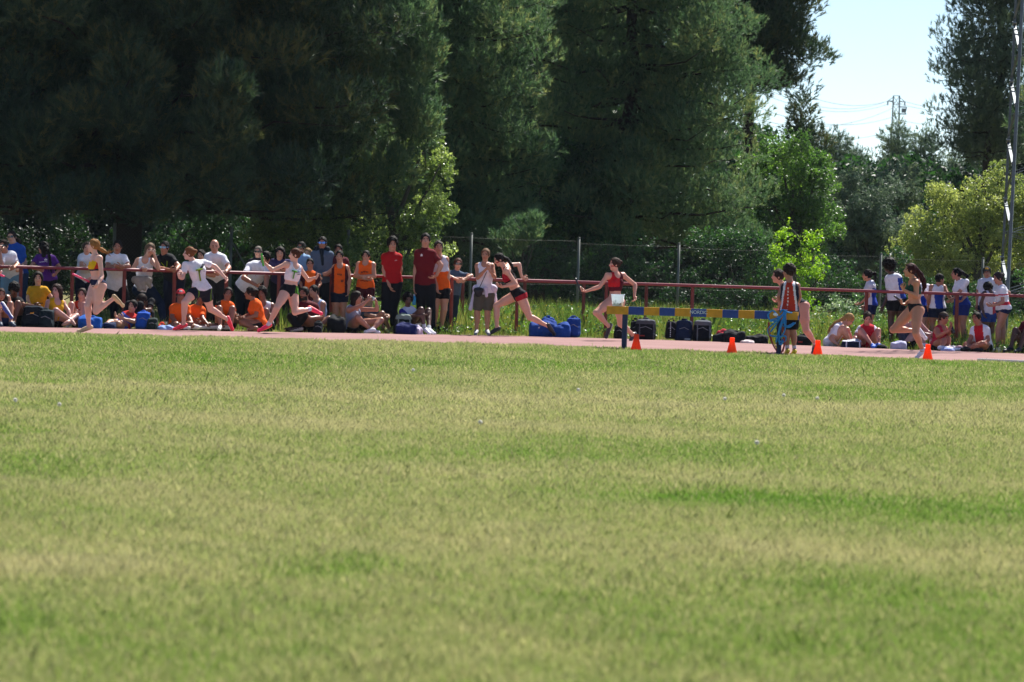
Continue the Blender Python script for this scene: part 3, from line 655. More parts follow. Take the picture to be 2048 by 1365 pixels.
# ---------------------------------------------------------------- people
def skinmat(c): return mat('skin', c, var=.06, scale=12, rough=.42, spec=.6, sss=.12)
def cloth(c, **k): return mat('cloth', c, var=.08, scale=18, rough=.85, spec=.2, bump=k.pop('bump', .8), bscale=9, bdist=.035, trans=k.pop('trans', .12), **k)
def hairmat(c): return mat('hair', c, var=.35, scale=60, rough=.7, spec=.18, trans=.12, bump=.5, bscale=70, bdist=.01)
LEN = dict(el=.275, wr=.245, kn=.41, an=.40, to=.17)
def facing(a, pitch=0):
    a = math.radians(a); p = math.radians(pitch)
    return np.array([-math.sin(a) * math.cos(p), -math.cos(a) * math.cos(p), math.sin(p)])
def template(pose, k, a):
    """joints in metres relative to the ground point, body facing angle a (0 = to the camera, 90 = to the left of the photograph)"""
    f = facing(a); L = np.array([-f[1], f[0], 0]); up = np.array([0, 0, 1.])
    def q(fw, la, z): return (f * fw + L * la + up * z) * k
    J = {}
    if pose in ('stand', 'fold', 'hipl', 'hipr'):
        for s, g in (('l', 1), ('r', -1)):
            J['hp' + s] = q(0, .085 * g, .90); J['kn' + s] = q(.02, .10 * g, .48); J['an' + s] = q(-.02, .11 * g, .075); J['to' + s] = q(.15, .14 * g, .03)
            J['sh' + s] = q(0, .165 * g, 1.385); J['el' + s] = q(-.03, .22 * g, 1.12); J['wr' + s] = q(.06, .20 * g, .89)
            if pose == 'fold': J['el' + s] = q(.08, .20 * g, 1.13); J['wr' + s] = q(.20, -.06 * g, 1.10 + .03 * g)
        J['nk'] = q(0, 0, 1.44); J['hd'] = q(.015, 0, 1.57)
    elif pose == 'lean':      # forearms on a rail at 1.03 m
        for s, g in (('l', 1), ('r', -1)):
            J['hp' + s] = q(-.35, .085 * g, .88); J['kn' + s] = q(-.30, .10 * g, .47); J['an' + s] = q(-.38, .12 * g, .075); J['to' + s] = q(-.21, .14 * g, .03)
            J['sh' + s] = q(-.10, .17 * g, 1.27); J['el' + s] = q(-.03, .21 * g, 1.04); J['wr' + s] = q(.10, -.02 * g, 1.09)
        J['nk'] = q(-.09, 0, 1.33); J['hd'] = q(-.0, 0, 1.45)
    elif pose == 'sit':        # knees up, arms round them
        for s, g in (('l', 1), ('r', -1)):
            J['hp' + s] = q(-.05, .085 * g, .10); J['kn' + s] = q(.26, .12 * g, .42); J['an' + s] = q(.44, .10 * g, .08); J['to' + s] = q(.60, .12 * g, .04)
            J['sh' + s] = q(-.05, .16 * g, .54); J['el' + s] = q(.09, .20 * g, .33); J['wr' + s] = q(.28, .08 * g, .30)
        J['nk'] = q(-.05, 0, .60); J['hd'] = q(.0, 0, .73)
    elif pose == 'cross':      # cross-legged
        for s, g in (('l', 1), ('r', -1)):
            J['hp' + s] = q(-.08, .085 * g, .10); J['kn' + s] = q(.18, .33 * g, .17); J['an' + s] = q(.30, -.05 * g, .07); J['to' + s] = q(.36, -.20 * g, .05)
            J['sh' + s] = q(-.04, .16 * g, .54); J['el' + s] = q(.05, .23 * g, .31); J['wr' + s] = q(.22, .12 * g, .20)
        J['nk'] = q(-.04, 0, .60); J['hd'] = q(.02, 0, .73)
    return J
PAR = {'el': 'sh', 'wr': 'el', 'kn': 'hp', 'an': 'kn', 'to': 'an'}
def hand_geo(w, d, n, s, k, curl):
    """four unequal bent fingers and a thumb; w wrist, d hand direction, n palm normal, s towards the thumb"""
    mb = MB(); palm = w + d * .085 * k
    for i, (off, L) in enumerate(((.030, .072), (.010, .080), (-.011, .075), (-.030, .058))):
        a = palm + s * off * k; pts = [a - d * .015 * k]; c = .12 + curl * .5; dd = d.copy()
        for j, f in enumerate((.45, .32, .23)):
            ang = curl * (.9, 1.2, .9)[j]; dd = nrm(dd * math.cos(ang) + n * math.sin(ang)); n2 = nrm(n - dd * (n @ dd)); pts.append(pts[-1] + dd * L * f * 1.15 * k); n = n2 if False else n
        mb.tube(pts, np.array([.0095, .009, .0085, .006]) * k, 6)
    a = w + d * .03 * k + s * .030 * k; t1 = nrm(s * .8 + d * .6 + n * .35 * curl); t2 = nrm(s * .25 + d + n * (.3 + curl * .6))
    mb.tube([a - t1 * .01, a + t1 * .035 * k, a + t1 * .035 * k + t2 * .05 * k], np.array([.012, .011, .008]) * k, 6)
    return np.concatenate(mb.v), np.concatenate(mb.f)
NPEOPLE = 0
def person(label, x, Y, a=0, pose='stand', h=None, top_y=None, sex='f', fat=1.0, skin='c99a82', hair='2b1d16', hs='short', look=None, pitch=0,
           top=('tee', 'f0f0f0'), bottom=('shorts', '181a20'), shoes=('e8e8e8', 0), J='', curl=.5, group=None, vox=.0125, cap=None, glasses=None, paint_top=None, paint_bottom=None,
           socks=None, name='person', extra=None, facepaint=None, tie=None, plus=None, stubble=None, band=None, dz=0.0, marks=None, hairpts=None):
    global NPEOPLE; NPEOPLE += 1
    base = G(x, Y); base[2] = dz
    if top_y is not None and not ('hpr' in J): h = None
    if h is None:      # standing height from the top of the head in the photograph
        h = 1.68 * (P(x, top_y, Y)[2]) / (1.56 if pose == 'lean' else 1.685)
    k = h / 1.68
    jt = template(pose, k, a); jj = {n: base + v for n, v in jt.items()}
    for tok in J.split(';'):
        tok = tok.split()
        if not tok: continue
        n = tok[0]; px, py = float(tok[1]), float(tok[2]); c = jj[n][1] if n in jj else jj['wr' + n[2]][1]
        if len(tok) > 3 and tok[3] in '+-':
            par = jj[PAR[n[:2]] + n[2]]; L = LEN[n[:2]] * k; q = P(px, py, par[1]); d2 = L * L - (q[0] - par[0]) ** 2 - (q[2] - par[2]) ** 2
            dy = math.sqrt(d2) if d2 > 0 else 0; c = par[1] + (dy if tok[3] == '+' else -dy)
        elif len(tok) > 3: c = Y + float(tok[3])
        jj[n] = P(px, py, c)
        if n[:2] in ('an', 'to') and jj[n][2] < (.07 if n[:2] == 'an' else .035) * k: jj[n][2] = (.07 if n[:2] == 'an' else .035) * k
    if group != 'relay runners':
        for s in 'lr': jj['sh' + s] = jj['sh' + s] * .87 + jj['nk'] * .13 - np.array([0, 0, (.030 if sex == 'm' else .022) * k])
    g = jj.get
    pc = (g('hpl') + g('hpr')) / 2; nk = g('nk'); hd = g('hd'); sc_ = (g('shl') + g('shr')) / 2
    up = nrm(nk - pc); sideS = nrm(g('shl') - g('shr')); sideS = nrm(sideS - up * (sideS @ up)); sideH = nrm(g('hpl') - g('hpr')); sideH = nrm(sideH - up * (sideH @ up))
    frS = nrm(np.cross(up, sideS)) * 1.0; frH = nrm(np.cross(up, sideH))
    frS = -frS if frS @ facing(a) < 0 else frS; frH = -frH if frH @ facing(a) < 0 else frH
    hf = facing(a if look is None else look, pitch); hu = nrm(nrm(hd - nk) * .5 + np.array([0, 0, 1.]) * 1.0); hu = nrm(hu - hf * (hu @ hf)); hsd = np.cross(hu, hf)
    HR = np.stack([hsd, hf, hu], 1); m_ = sex == 'm'; f_ = fat
    T = np.linalg.norm(nk - pc); cap_ = lambda A, B, r, s=None, **kw: Pr('cap', A, B, r, s, **kw)
    ec = lambda A, B, wa, da, wb, db, sd, fr, **kw: Pr('ecap', A, B, wa, wb, side=sd, front=fr, da=da, db=db, **kw)
    # torso
    wp, ww, wc = ((.148, .120, .150) if not m_ else (.145, .132, .168)); midS = nrm(sideH + sideS); midF = nrm(frH + frS)
    torso = [ec(pc - up * .02 * k, pc + up * .09 * k, wp * k * f_, .105 * k * f_, (ww + .012) * k * f_, .092 * k * f_, sideH, frH, k=.03),
             ec(pc + up * .09 * k, pc + up * .5 * T, ww * k * f_, .088 * k * f_, (ww + .006) * k * f_, .09 * k * f_, midS, midF, k=.05),
             ec(pc + up * .55 * T, pc + up * .80 * T, (wc - .022) * k * f_, .098 * k * f_, (wc - .008) * k, .098 * k * f_, sideS, frS, k=.06)]
    upper = [cap_(sc_ * .45 + nk * .55 - up * .022 * k, g('sh' + s) * .88 + sc_ * .12, .056 * k, .050 * k, k=.05) for s in 'lr']
    if sex == 'f': torso += [Pr('ell', pc + up * .66 * T + sideS * .062 * k * q + frS * .07 * k, ra=.055 * k, R=None, k=.03) for q in (1, -1)]
    glute = [Pr('ell', g('hp' + s) - frH * .035 * k - up * .0 * k, ra=.092 * k * f_, k=.04) for s in 'lr']
    hb = hd - hu * .055 * k - hf * .015 * k
    neck = [cap_(nk - up * .03 * k, hb, .053 * k if not m_ else .06 * k, .048 * k if not m_ else .056 * k, k=.03)]
    hk = k * (1.0 if h > 1.5 else 1.06)
    head = [Pr('ell', hd + hu * .022 * hk - hf * .014 * hk, ra=np.array([.074, .093, .092]) * hk, R=HR, k=.02),
            Pr('ell', hd - hu * .042 * hk + hf * .022 * hk, ra=np.array([.054, .062, .068]) * hk, R=HR, k=.03),
            Pr('ell', hd - hu * .092 * hk + hf * .052 * hk, ra=np.array([.022, .022, .02]) * hk, R=HR, k=.02),
            cap_(hd + hu * .004 * hk + hf * .082 * hk, hd - hu * .026 * hk + hf * .098 * hk, .009 * hk, .0135 * hk, k=.012)]
    head += [Pr('ell', hd - hu * .012 * hk - hf * .008 * hk + hsd * .076 * hk * q, ra=np.array([.010, .018, .030]) * hk, R=HR, k=.006) for q in (1, -1)]
    arms = {}; legs = {}; geoV = []; geoF = []; nv = 0; handp = []
    for s in 'lr':
        sh, el, wr = g('sh' + s), g('el' + s), g('wr' + s); am = 1.12 if m_ else 1.0
        arms[s] = [Pr('ell', sh, ra=.056 * k * am, k=.03), cap_(sh, el, .047 * k * f_ * am, .037 * k * am, k=.02), cap_(el, wr, .037 * k * am, .025 * k * am, k=.012),
                   cap_(el + (wr - el) * .15, el + (wr - el) * .4, .036 * k * am, .036 * k * am, k=.02)]
        d = nrm(wr - el) if 'hn' + s not in jj else nrm(g('hn' + s) - wr)
        bn = nrm(nrm(el - sh) + d * .001); n_ = np.cross(d, bn); n_ = nrm(n_ if np.linalg.norm(n_) > .05 else np.cross(d, hsd))
        inward = nrm(sc_ - wr); n_ = nrm(np.cross(d, nrm(np.cross(inward, d)))) if abs(inward @ d) < .95 else n_
        if n_ @ inward < 0: n_ = -n_
        sd = nrm(np.cross(n_, d)); sd = sd if sd @ (np.array([0, 0, 1.]) + .3 * frS) > 0 else -sd
        handp.append(ec(wr + d * .015 * k, wr + d * .075 * k, .030 * k, .017 * k, .038 * k, .016 * k, sd, n_, k=.012))
        hv, hfc = hand_geo(wr, d, n_, sd, k, curl); geoV.append(hv); geoF.append(hfc + nv); nv += len(hv)
        jj['palm' + s] = wr + d * .075 * k + n_ * .025 * k; jj['hdir' + s] = d; jj['pn' + s] = n_; jj['psd' + s] = sd
        hp, kn, an, to = g('hp' + s), g('kn' + s), g('an' + s), g('to' + s); lm = 1.04 if m_ else 1.0
        fk = nrm(np.cross(np.cross(nrm(kn - hp), nrm(an - kn)), nrm(an - kn))); back = -frH if np.linalg.norm(np.cross(nrm(kn - hp), nrm(an - kn))) < .1 else fk
        if back @ nrm(hp - an) < 0 and np.linalg.norm(np.cross(nrm(kn - hp), nrm(an - kn))) >= .1: back = -back
        legs[s] = [cap_(hp, kn, .093 * k * f_, .058 * k, k=.03), cap_(hp + (kn - hp) * .15, hp + (kn - hp) * .55, .092 * k * f_, .082 * k * f_, k=.03),
                   cap_(kn, an, .053 * k, .034 * k * lm, k=.02), cap_(kn + (an - kn) * .16 + back * .016 * k, kn + (an - kn) * .45 + back * .012 * k, .054 * k, .047 * k, k=.03)]
        fd = nrm(to - an); heel = an - fd * .03 * k
        legs[s + 'f'] = [cap_(an, an + (to - an) * .5, .036 * k, .034 * k, k=.02), cap_(heel, to, .034 * k, .027 * k, k=.02)]
    body = torso + upper + glute + neck
    for s in 'lr': body += legs[s] + legs[s + 'f']
    for s in 'lr': body += arms[s]
    body += handp + head
    SK = skinmat(skin); eyeM = mat('eye', '33251f', var=0, rough=.3); lipM = mat('lip', tuple(v * .82 if i else v * .95 for i, v in enumerate([int(skin[i:i + 2], 16) / 255 for i in (0, 2, 4)])), var=0)
    browM = mat('brow', hair, var=0); fpM = mat('face_paint', facepaint[2] if facepaint else 'c02030', var=0)
    def paint(c):
        q = (c - hd) @ HR / hk; r = np.zeros(len(c), int); fr = q[:, 1] > .05
        r[fr & (abs(abs(q[:, 0]) - .031) < .0115) & (abs(q[:, 2] - .006) < .0062)] = 1
        r[fr & (abs(abs(q[:, 0]) - .031) < .016) & (abs(q[:, 2] - .028) < .004)] = 3
        r[fr & (abs(q[:, 0]) < .023) & (abs(q[:, 2] + .061) < .0075)] = 2
        if stubble: r[(q[:, 1] > .0) & (q[:, 2] < -.045) & (q[:, 2] > -.12) & (r == 0) & (abs(q[:, 0]) < .07)] = 3
        if facepaint: r[(abs(np.abs(q[:, 0]) - .045) < .02) & (abs(q[:, 2] + .03) < .011) & (q[:, 1] > .02)] = 4
        return r
    o = blobmesh(name, body, vox, [SK, eyeM, lipM, browM, fpM], paint=paint, loc=tuple(base), extra=(np.concatenate(geoV), np.concatenate(geoF)))
    tag(o, label, 'person', group); o['_o'] = [float(v) for v in base]
    gv = vox * 1.0
    # ---------------- clothing
    def plane(p, n): return (np.asarray(p, float), nrm(n))
    def lpaint(fn, fr=None):
        if fn is None: return None
        return lambda c: fn(np.stack([(c - pc) @ midS / k, (c - pc) @ midF / k, (c - pc) @ up / T], 1))
    kind = top[0]; cols = list(top[1:])
    if kind != 'none':
        t = {'tee': .020, 'polo': .020, 'vest': .014, 'bra': .007, 'crop': .010, 'jacket': .028, 'tank': .012, 'long': .020}[kind] * k
        hem = {'tee': -.05, 'polo': -.06, 'vest': -.04, 'bra': .54, 'crop': .40, 'jacket': -.08, 'tank': -.02, 'long': -.02}[kind]
        cl = [plane(pc + up * hem * T, -up)]
        ps = [p.inf(t, cl) for p in torso]
        if hem < .1: ps += [p.inf(t * .9, cl) for p in glute] + [ec(pc + up * .09 * k, pc - up * .16 * k, (ww + .016) * k * f_ + t, .094 * k * f_ + t, (wp + .034) * k * f_ + t, .122 * k * f_ + t, sideH, frH, k=.03, clips=cl)]
        nl = .035 if kind in ('tee', 'polo', 'jacket', 'long') else -.045
        ncl = [plane(nk + up * .022 * k, up + frS * .35)]
        if kind in ('tee', 'polo', 'jacket', 'long'):
            ps += [p.inf(t * .45, cl + ncl) for p in upper] + [cap_(nk - up * .05 * k, nk + up * .0 * k, .066 * k, .062 * k, clips=ncl, k=.03)]
            fr_ = {'tee': .62, 'polo': .68, 'jacket': 2, 'long': 2}[kind]
            for s in 'lr':
                sh, el, wr = g('sh' + s), g('el' + s), g('wr' + s); ad = nrm(el - sh); e_ = sh + (el - sh) * min(fr_, 1)
                ps += [arms[s][0].inf(t * .35), cap_(sh, e_, .055 * k * f_, (.062 if fr_ < 1 else .05) * k, clips=[plane(e_, ad)] if fr_ < 1 else [], k=.02)]
                if fr_ > 1: ps += [cap_(el, wr, .052 * k, .038 * k, clips=[plane(wr, wr - el)], k=.02)]
        elif kind in ('vest', 'tank', 'crop'):
            for q, s in ((1, 'l'), (-1, 'r')):
                lat = [plane(nk + sideS * q * (.118 if kind == 'tank' else .108) * k, sideS * q)]
                ps += [upper[0 if s == 'l' else 1].inf(t * .8, cl + ncl + lat + [plane(nk + sideS * q * .045 * k, -sideS * q)])]
            ps += [Pr('ell', nk + frS * .085 * k - up * .015 * k, ra=np.array([.068, .07, .085]) * k, R=np.stack([sideS, frS, up], 1), neg=True)]
        elif kind == 'bra':
            ps = [p.inf(t, cl + [plane(pc + up * .86 * T, up + frS * .25)]) for p in torso]
            for q in (1, -1):
                A = pc + up * .78 * T + sideS * q * .072 * k + frS * .088 * k; B = nk - up * .005 * k + sideS * q * .062 * k; Cc = pc + up * .70 * T + sideS * q * .05 * k - frS * .09 * k
                ps += [cap_(A, B, .022 * k, .024 * k, k=.01), cap_(B, Cc, .024 * k, .022 * k, k=.01)]
        nm = {'tee': 't_shirt', 'polo': 'polo_shirt', 'vest': 'vest', 'bra': 'sports_bra', 'crop': 'crop_top', 'jacket': 'jacket', 'tank': 'tank_top', 'long': 'sweatshirt'}[kind]
        blobmesh(nm, ps, gv, [cloth(c) for c in cols], parent=o, paint=lpaint(paint_top))
    kind = bottom[0]; cols = list(bottom[1:])
    if kind != 'none':
        low = torso[:1] + glute; wst = {'tee': -.025, 'polo': -.035, 'vest': -.015, 'jacket': -.055, 'tank': .005, 'long': -.025}[top[0]] if top[0] in ('tee', 'polo', 'vest', 'jacket', 'long', 'tank') else {'briefs': .20, 'hot': .22, 'shorts': .17, 'trousers': .19, 'long': .19}.get(kind, .18)
        t = {'briefs': .007, 'hot': .009, 'shorts': .017, 'trousers': .018, 'long': .02}[kind] * k; wc_ = [plane(pc + up * wst * T, up)]
        if kind in ('briefs', 'hot'):
            ps = []
            for s, q in (('l', 1), ('r', -1)):
                td = nrm(g('kn' + s) - g('hp' + s)); cut = plane(g('hp' + s) + up * (.005 if kind == 'briefs' else -.02) * k + td * (.0 if kind == 'briefs' else .05) * k - sideH * q * .03 * k, td + (sideH * q * .75 if kind == 'briefs' else 0))
                ps += [p.inf(t, wc_ + [cut, plane(pc, -sideH * q)]) for p in torso[:2] + [glute[0 if s == 'l' else 1]]]
                ps += [legs[s][0].inf(t, wc_ + [cut]), legs[s][1].inf(t, wc_ + [cut])]
        else:
            ps = [p.inf(t, wc_) for p in torso[:2] + glute]
            fr_ = {'shorts': .50, 'long': .88, 'trousers': 2}[kind]
            for s in 'lr':
                hp, kn, an = g('hp' + s), g('kn' + s), g('an' + s); e_ = hp + (kn - hp) * min(fr_, 1); wcl = wc_ if nrm(kn - hp) @ up < -.85 else [plane(pc + up * .12 * T, up)]; r1 = (.090 if fr_ < .6 else .074) * k
                ps += [legs[s][1].inf(t, wcl + ([plane(e_, kn - hp)] if fr_ < 1 else [])), cap_(hp, e_, .110 * k * f_, (r1 + .012 * k) if fr_ < 1 else .074 * k, clips=([plane(e_, kn - hp)] if fr_ < 1 else []) + wcl, k=.02)]
                if fr_ > 1: ps += [cap_(kn, an, .072 * k, .058 * k, clips=[plane(an - nrm(an - kn) * .0, an - kn)], k=.02), legs[s][3].inf(t)]
        nm = {'briefs': 'running_briefs', 'hot': 'running_shorts', 'shorts': 'shorts', 'long': 'shorts', 'trousers': 'trousers'}[kind]
        blobmesh(nm, ps, gv, [cloth(c) for c in cols], parent=o, paint=lpaint(paint_bottom))
    for s in 'lr':
        an, to = g('an' + s), g('to' + s); fd = nrm(to - an); shin = nrm(an - g('kn' + s))
        if socks:
            c1 = an - shin * socks[1] * k
            blobmesh('sock', [cap_(c1, an, .041 * k, .041 * k, clips=[plane(c1, -shin)])], gv, cloth(socks[0]), parent=o)
        if shoes:
            sn = nrm(shin - fd * (shin @ fd)); heel = an - fd * .035 * k + sn * .012 * k
            ps = [cap_(heel, to, .040 * k, .030 * k, k=.02), cap_(an, an + (to - an) * .55, .041 * k, .036 * k, k=.02, clips=[plane(an - shin * .035 * k, -shin)]),
                  Pr('ell', to + fd * .015 * k, ra=.034 * k, k=.02)]
            c = shoes[0]; c2 = shoes[1] or c
            hl = an.copy()
            blobmesh('shoe', ps, gv, [mat('shoe', c, rough=.55, var=.1), mat('shoe', c2, rough=.55, var=.1)], parent=o, paint=lambda q, hl=hl, sn=sn: (((q - hl) @ sn) > .022 * k).astype(int))
    # ---------------- hair, cap, glasses
    if hs != 'bald':
        hc = hd + hu * .024 * hk - hf * .016 * hk; HMt = hairmat(hair); ps = []
        th = {'short': .010, 'pony': .012, 'bun': .012, 'long': .016, 'curly': .028, 'afro': .050, 'fringe': .018, 'buzz': .006, 'bob': .02}.get(hs, .014)
        R0 = np.array([.074, .093, .092]) * hk + th * hk
        face = plane(hd + hu * (.060 if hs != 'fringe' else .035) * hk + hf * .062 * hk, hf * 1.0 - hu * .85)
        nape = plane(hd - hu * .050 * hk, -hu * 1.0 + hf * .85)
        ps.append(Pr('ell', hc + (hu * .012 * hk if hs in ('afro', 'curly') else 0), ra=R0, R=HR, clips=[nape] + ([face] if hs == 'fringe' else [])))
        if hs != 'fringe': ps.append(Pr('ell', hd - hu * .022 * hk + hf * .085 * hk, ra=np.array([.060, .078, .090 + (.008 if hs in ('pony', 'bun') else 0)]) * hk, R=HR, neg=True))
        if hs in ('long', 'bob', 'fringe'):
            Ld = {'long': .34, 'bob': .19, 'fringe': .17}[hs] * k
            for q in (1, -1):
                A = hc + hsd * .060 * hk * q - hf * .02 * hk; B = A - np.array([0, 0, Ld]) - hf * .03 * hk + hsd * q * .015
                ps.append(ec(A, B, .032 * hk, .05 * hk, .028 * hk, .04 * hk, hsd, hf, k=.03))
            A = hc - hf * .055 * hk; ps.append(ec(A, A - np.array([0, 0, Ld]) - hf * .01, .07 * hk, .04 * hk, .06 * hk, .03 * hk, hsd, hf, k=.03))
        if hs == 'bun': ps.append(Pr('ell', hc - hf * .105 * hk + hu * .02 * hk, ra=.038 * hk, k=.02))
        if hs == 'pony' or hairpts:
            if hairpts: pts = [P(px_, py_, hd[1] + dy_) for px_, py_, dy_, r_ in hairpts]; rr = [r_ for *_, r_ in hairpts]
            else:
                A = hc - hf * .095 * hk + hu * .02 * hk; pts = [A, A - hf * .05 * k + hu * .0, A - hf * .07 * k - np.array([0, 0, .10]) * k, A - hf * .05 * k - np.array([0, 0, .22]) * k]; rr = [.026, .032, .028, .012]
            pts = [hc - hf * .07 * hk] + pts; rr = [rr[0] * .9] + rr
            for i in range(len(pts) - 1): ps.append(cap_(pts[i], pts[i + 1], rr[i] * k, rr[i + 1] * k, k=.015))
        ho = blobmesh('hair', ps, min(gv, .012), HMt, parent=o, noise={'afro': .012, 'curly': .011, 'bald': 0}.get(hs, .006), nsc=55 if hs in ('afro', 'curly') else 48); ho['_o'] = o['_o']
        # loose strands
        rg = np.random.default_rng(NPEOPLE); sb = MB()
        if hairpts or hs in ('pony', 'curly', 'long'):
            for i in range(26 if hairpts else 12):
                if hairpts:
                    j = rg.integers(1, len(pts) - 1); A = pts[j] + rg.standard_normal(3) * .012; dv = nrm(pts[j + 1] - pts[j]); L = .06 + .10 * rg.random()
                else: A = hc + nrm(rg.standard_normal(3) - hf * .5) * .10 * hk; dv = nrm(A - hc); L = .03
                B = A + nrm(dv + .15 * rg.standard_normal(3)) * L * k
                sb.tube([A, (A + B) / 2 + rg.standard_normal(3) * .006, B], [.0045, .004, .0015], 4)
            sb.build('loose_strands', HMt, ho)
        if tie:
            q = pts[1] if (hairpts or hs == 'pony') else hc - hf * .1 * hk
            blobmesh('hair_tie', [Pr('ell', q, ra=.026 * k)], .008, mat('hair_tie', tie, rough=.5), parent=o)
    if band: blobmesh('headband', [Pr('ell', hd + hu * .024 * hk - hf * .014 * hk, ra=(np.array([.074, .093, .092]) + .017) * hk, R=HR, clips=[plane(hd + hu * .072 * hk, hu), plane(hd + hu * .045 * hk, -hu)])], .01, cloth(band), parent=o)
    if cap:
        hc = hd + hu * .03 * hk - hf * .014 * hk
        ps = [Pr('ell', hc, ra=np.array([.09, .107, .102]) * hk, R=HR, clips=[plane(hd + hu * .038 * hk, -hu)]),
              Pr('ell', hd + hu * .045 * hk + hf * .115 * hk, ra=np.array([.065, .07, .011]) * hk, R=HR, k=.01)]
        blobmesh('cap', ps, .01, [cloth(c) for c in cap], parent=o, paint=(lambda c: (((c - hd) @ hf > .06 * hk) & (np.abs((c - hd) @ hsd) < .03) & ((c - hd) @ hu > .07 * hk)).astype(int)) if len(cap) > 1 else None)
    if glasses:
        mb = MB()
        gm = mat('lens', glasses, var=0, rough=.12, spec=.9)
        for q in (1, -1):
            ce = hd + hu * .008 * hk + hf * .086 * hk + hsd * .033 * hk * q
            mb.box(ce, (.052 * hk, .008, .036 * hk), np.stack([nrm(hsd + hf * -.35 * q), nrm(hf + hsd * .35 * q), hu], 1), bevel=.003)
            mb.box(hd + hu * .014 * hk + hf * .035 * hk + hsd * .0775 * hk * q, (.006, .09 * hk, .009), HR)
        mb.box(hd + hu * .014 * hk + hf * .096 * hk, (.02, .006, .008), HR)
        mb.build('sunglasses', gm, parent=o)
    jj.update(pc=pc, up=up, T=T, k=k, sideS=sideS, frS=frS, frH=frH, sideH=sideH, o=o, hf=hf, hu=hu, hsd=hsd, midS=midS, midF=midF)
    if plus: plus(jj, o)
    return jj
def drop_tmp():
    for ob in bpy.data.objects:
        if '_o' in ob: del ob['_o']
# ---------------------------------------------------------------- the relay runners
def baton(c0, c1, col, label, rings=False):
    mb = MB(); n = 9; t = np.linspace(0, 1, n)[:, None]; c0 = np.array(c0); c1 = np.array(c1); p = c0 + (c1 - c0) * t
    r = np.full(n, .0165); r[0] = r[-1] = .0145
    if rings: r[1:-1:2] = .020
    mb.tube(p, r, 12); mid = (c0 + c1) / 2
    o = mb.build('relay_baton', mat('baton_tube', col, rough=.3, spec=.6, var=.03), smooth=not rings, loc=tuple(mid)); tag(o, label, 'baton', 'relay batons')
    # end caps
    return o
def strap_patch(jj, o, pts, w, col, name, off=.0):
    """flat band following the chest: pts = (side, up fraction) in torso frame"""
    mb = MB(); k = jj['k']; q = []
    for s, u, f in pts: q.append(jj['pc'] + jj['sideS'] * s * k + jj['up'] * u * jj['T'] + jj['frS'] * (f + .004) * k)
    mb.tube(q, w * 1.5 * k, 6, flat=.35); mb.build(name, cloth(col), parent=o, smooth=True)

PINK = 'ff5a78'; SKN = 'e0b09e'
# R0, leaving the frame on the left
J0 = 'hpl -55 572 0;hpr -62 571 .17;nk -60 512 0;hd -68 488 0;shl -52 516 -.06;shr -66 517 .22;ell -48 552 -.05;wrl -72 566 -;elr -58 545 .3;wrr -8 550 .1;hnr 4 549 .05;knl -52 622 -;anl 6 612 +;tol 22 634 .0;knr -75 614 -;anr -72 655 +;tor -92 662 .1'
person('runner cut off by the left photo edge, only hand and blue shoe showing', -57, 69.9, a=88, h=1.62, J='shl -52 516 -.06;' + J0, skin=SKN, hair='5a3a26', hs='bun',
       top=('bra', '2a4fa0'), bottom=('briefs', '1c2238'), shoes=('3b4f9c', 'e8e8f2'))
b = P(-2, 549, 69.95); baton(P(-14, 546, 69.98), P(9, 553, 69.9), 'ff3f7a', 'pink relay baton at the left edge of the photo')
# R1
j = person('runner in yellow, red and navy sports bra carrying a pink baton, golden ponytail flying', 190, 69.9, a=90, h=1.60, look=88, pitch=6, skin=SKN, hair='9a6a38', hs='pony', vox=.0105,
       J='hpl 200 573 -.08;hpr 190 573 .08;nk 191 512 0;hd 186.5 492 0;shl 199 517 -.16;shr 187 516 .16;ell 203.5 554 -.18;wrl 194 570 -;hnl 190 577 -.3;elr 191 553 .28;wrr 177 559 .05;hnr 168 562 .0;knr 175 613 -;anr 178 655 +;tor 158 664 .05;knl 192 623 -;anl 229 596 +;tol 245 611 .1',
       top=('bra', 'f2c418', 'd42a1c', '1b2145'), bottom=('briefs', '1e2547'), shoes=('c9b48a', 'a8906e'),
       paint_top=lambda q: np.where((q[:, 2] < .565) | (q[:, 2] > .90), 2, np.where(q[:, 1] > .068 - (q[:, 2] - .66) * .25, 0, np.where(q[:, 1] > .0 + (q[:, 2] - .66) * .3, 1, 2))),
       hairpts=[(198, 497, .0, .026), (204, 500, .02, .034), (209, 503, .01, .030), (214, 506, 0, .018), (221, 503, 0, .006)], group='relay runners')
baton(P(145, 548, 69.80), P(179, 564, 69.92), 'ff3f7a', 'long pink relay baton in the hand of the runner with the golden ponytail')
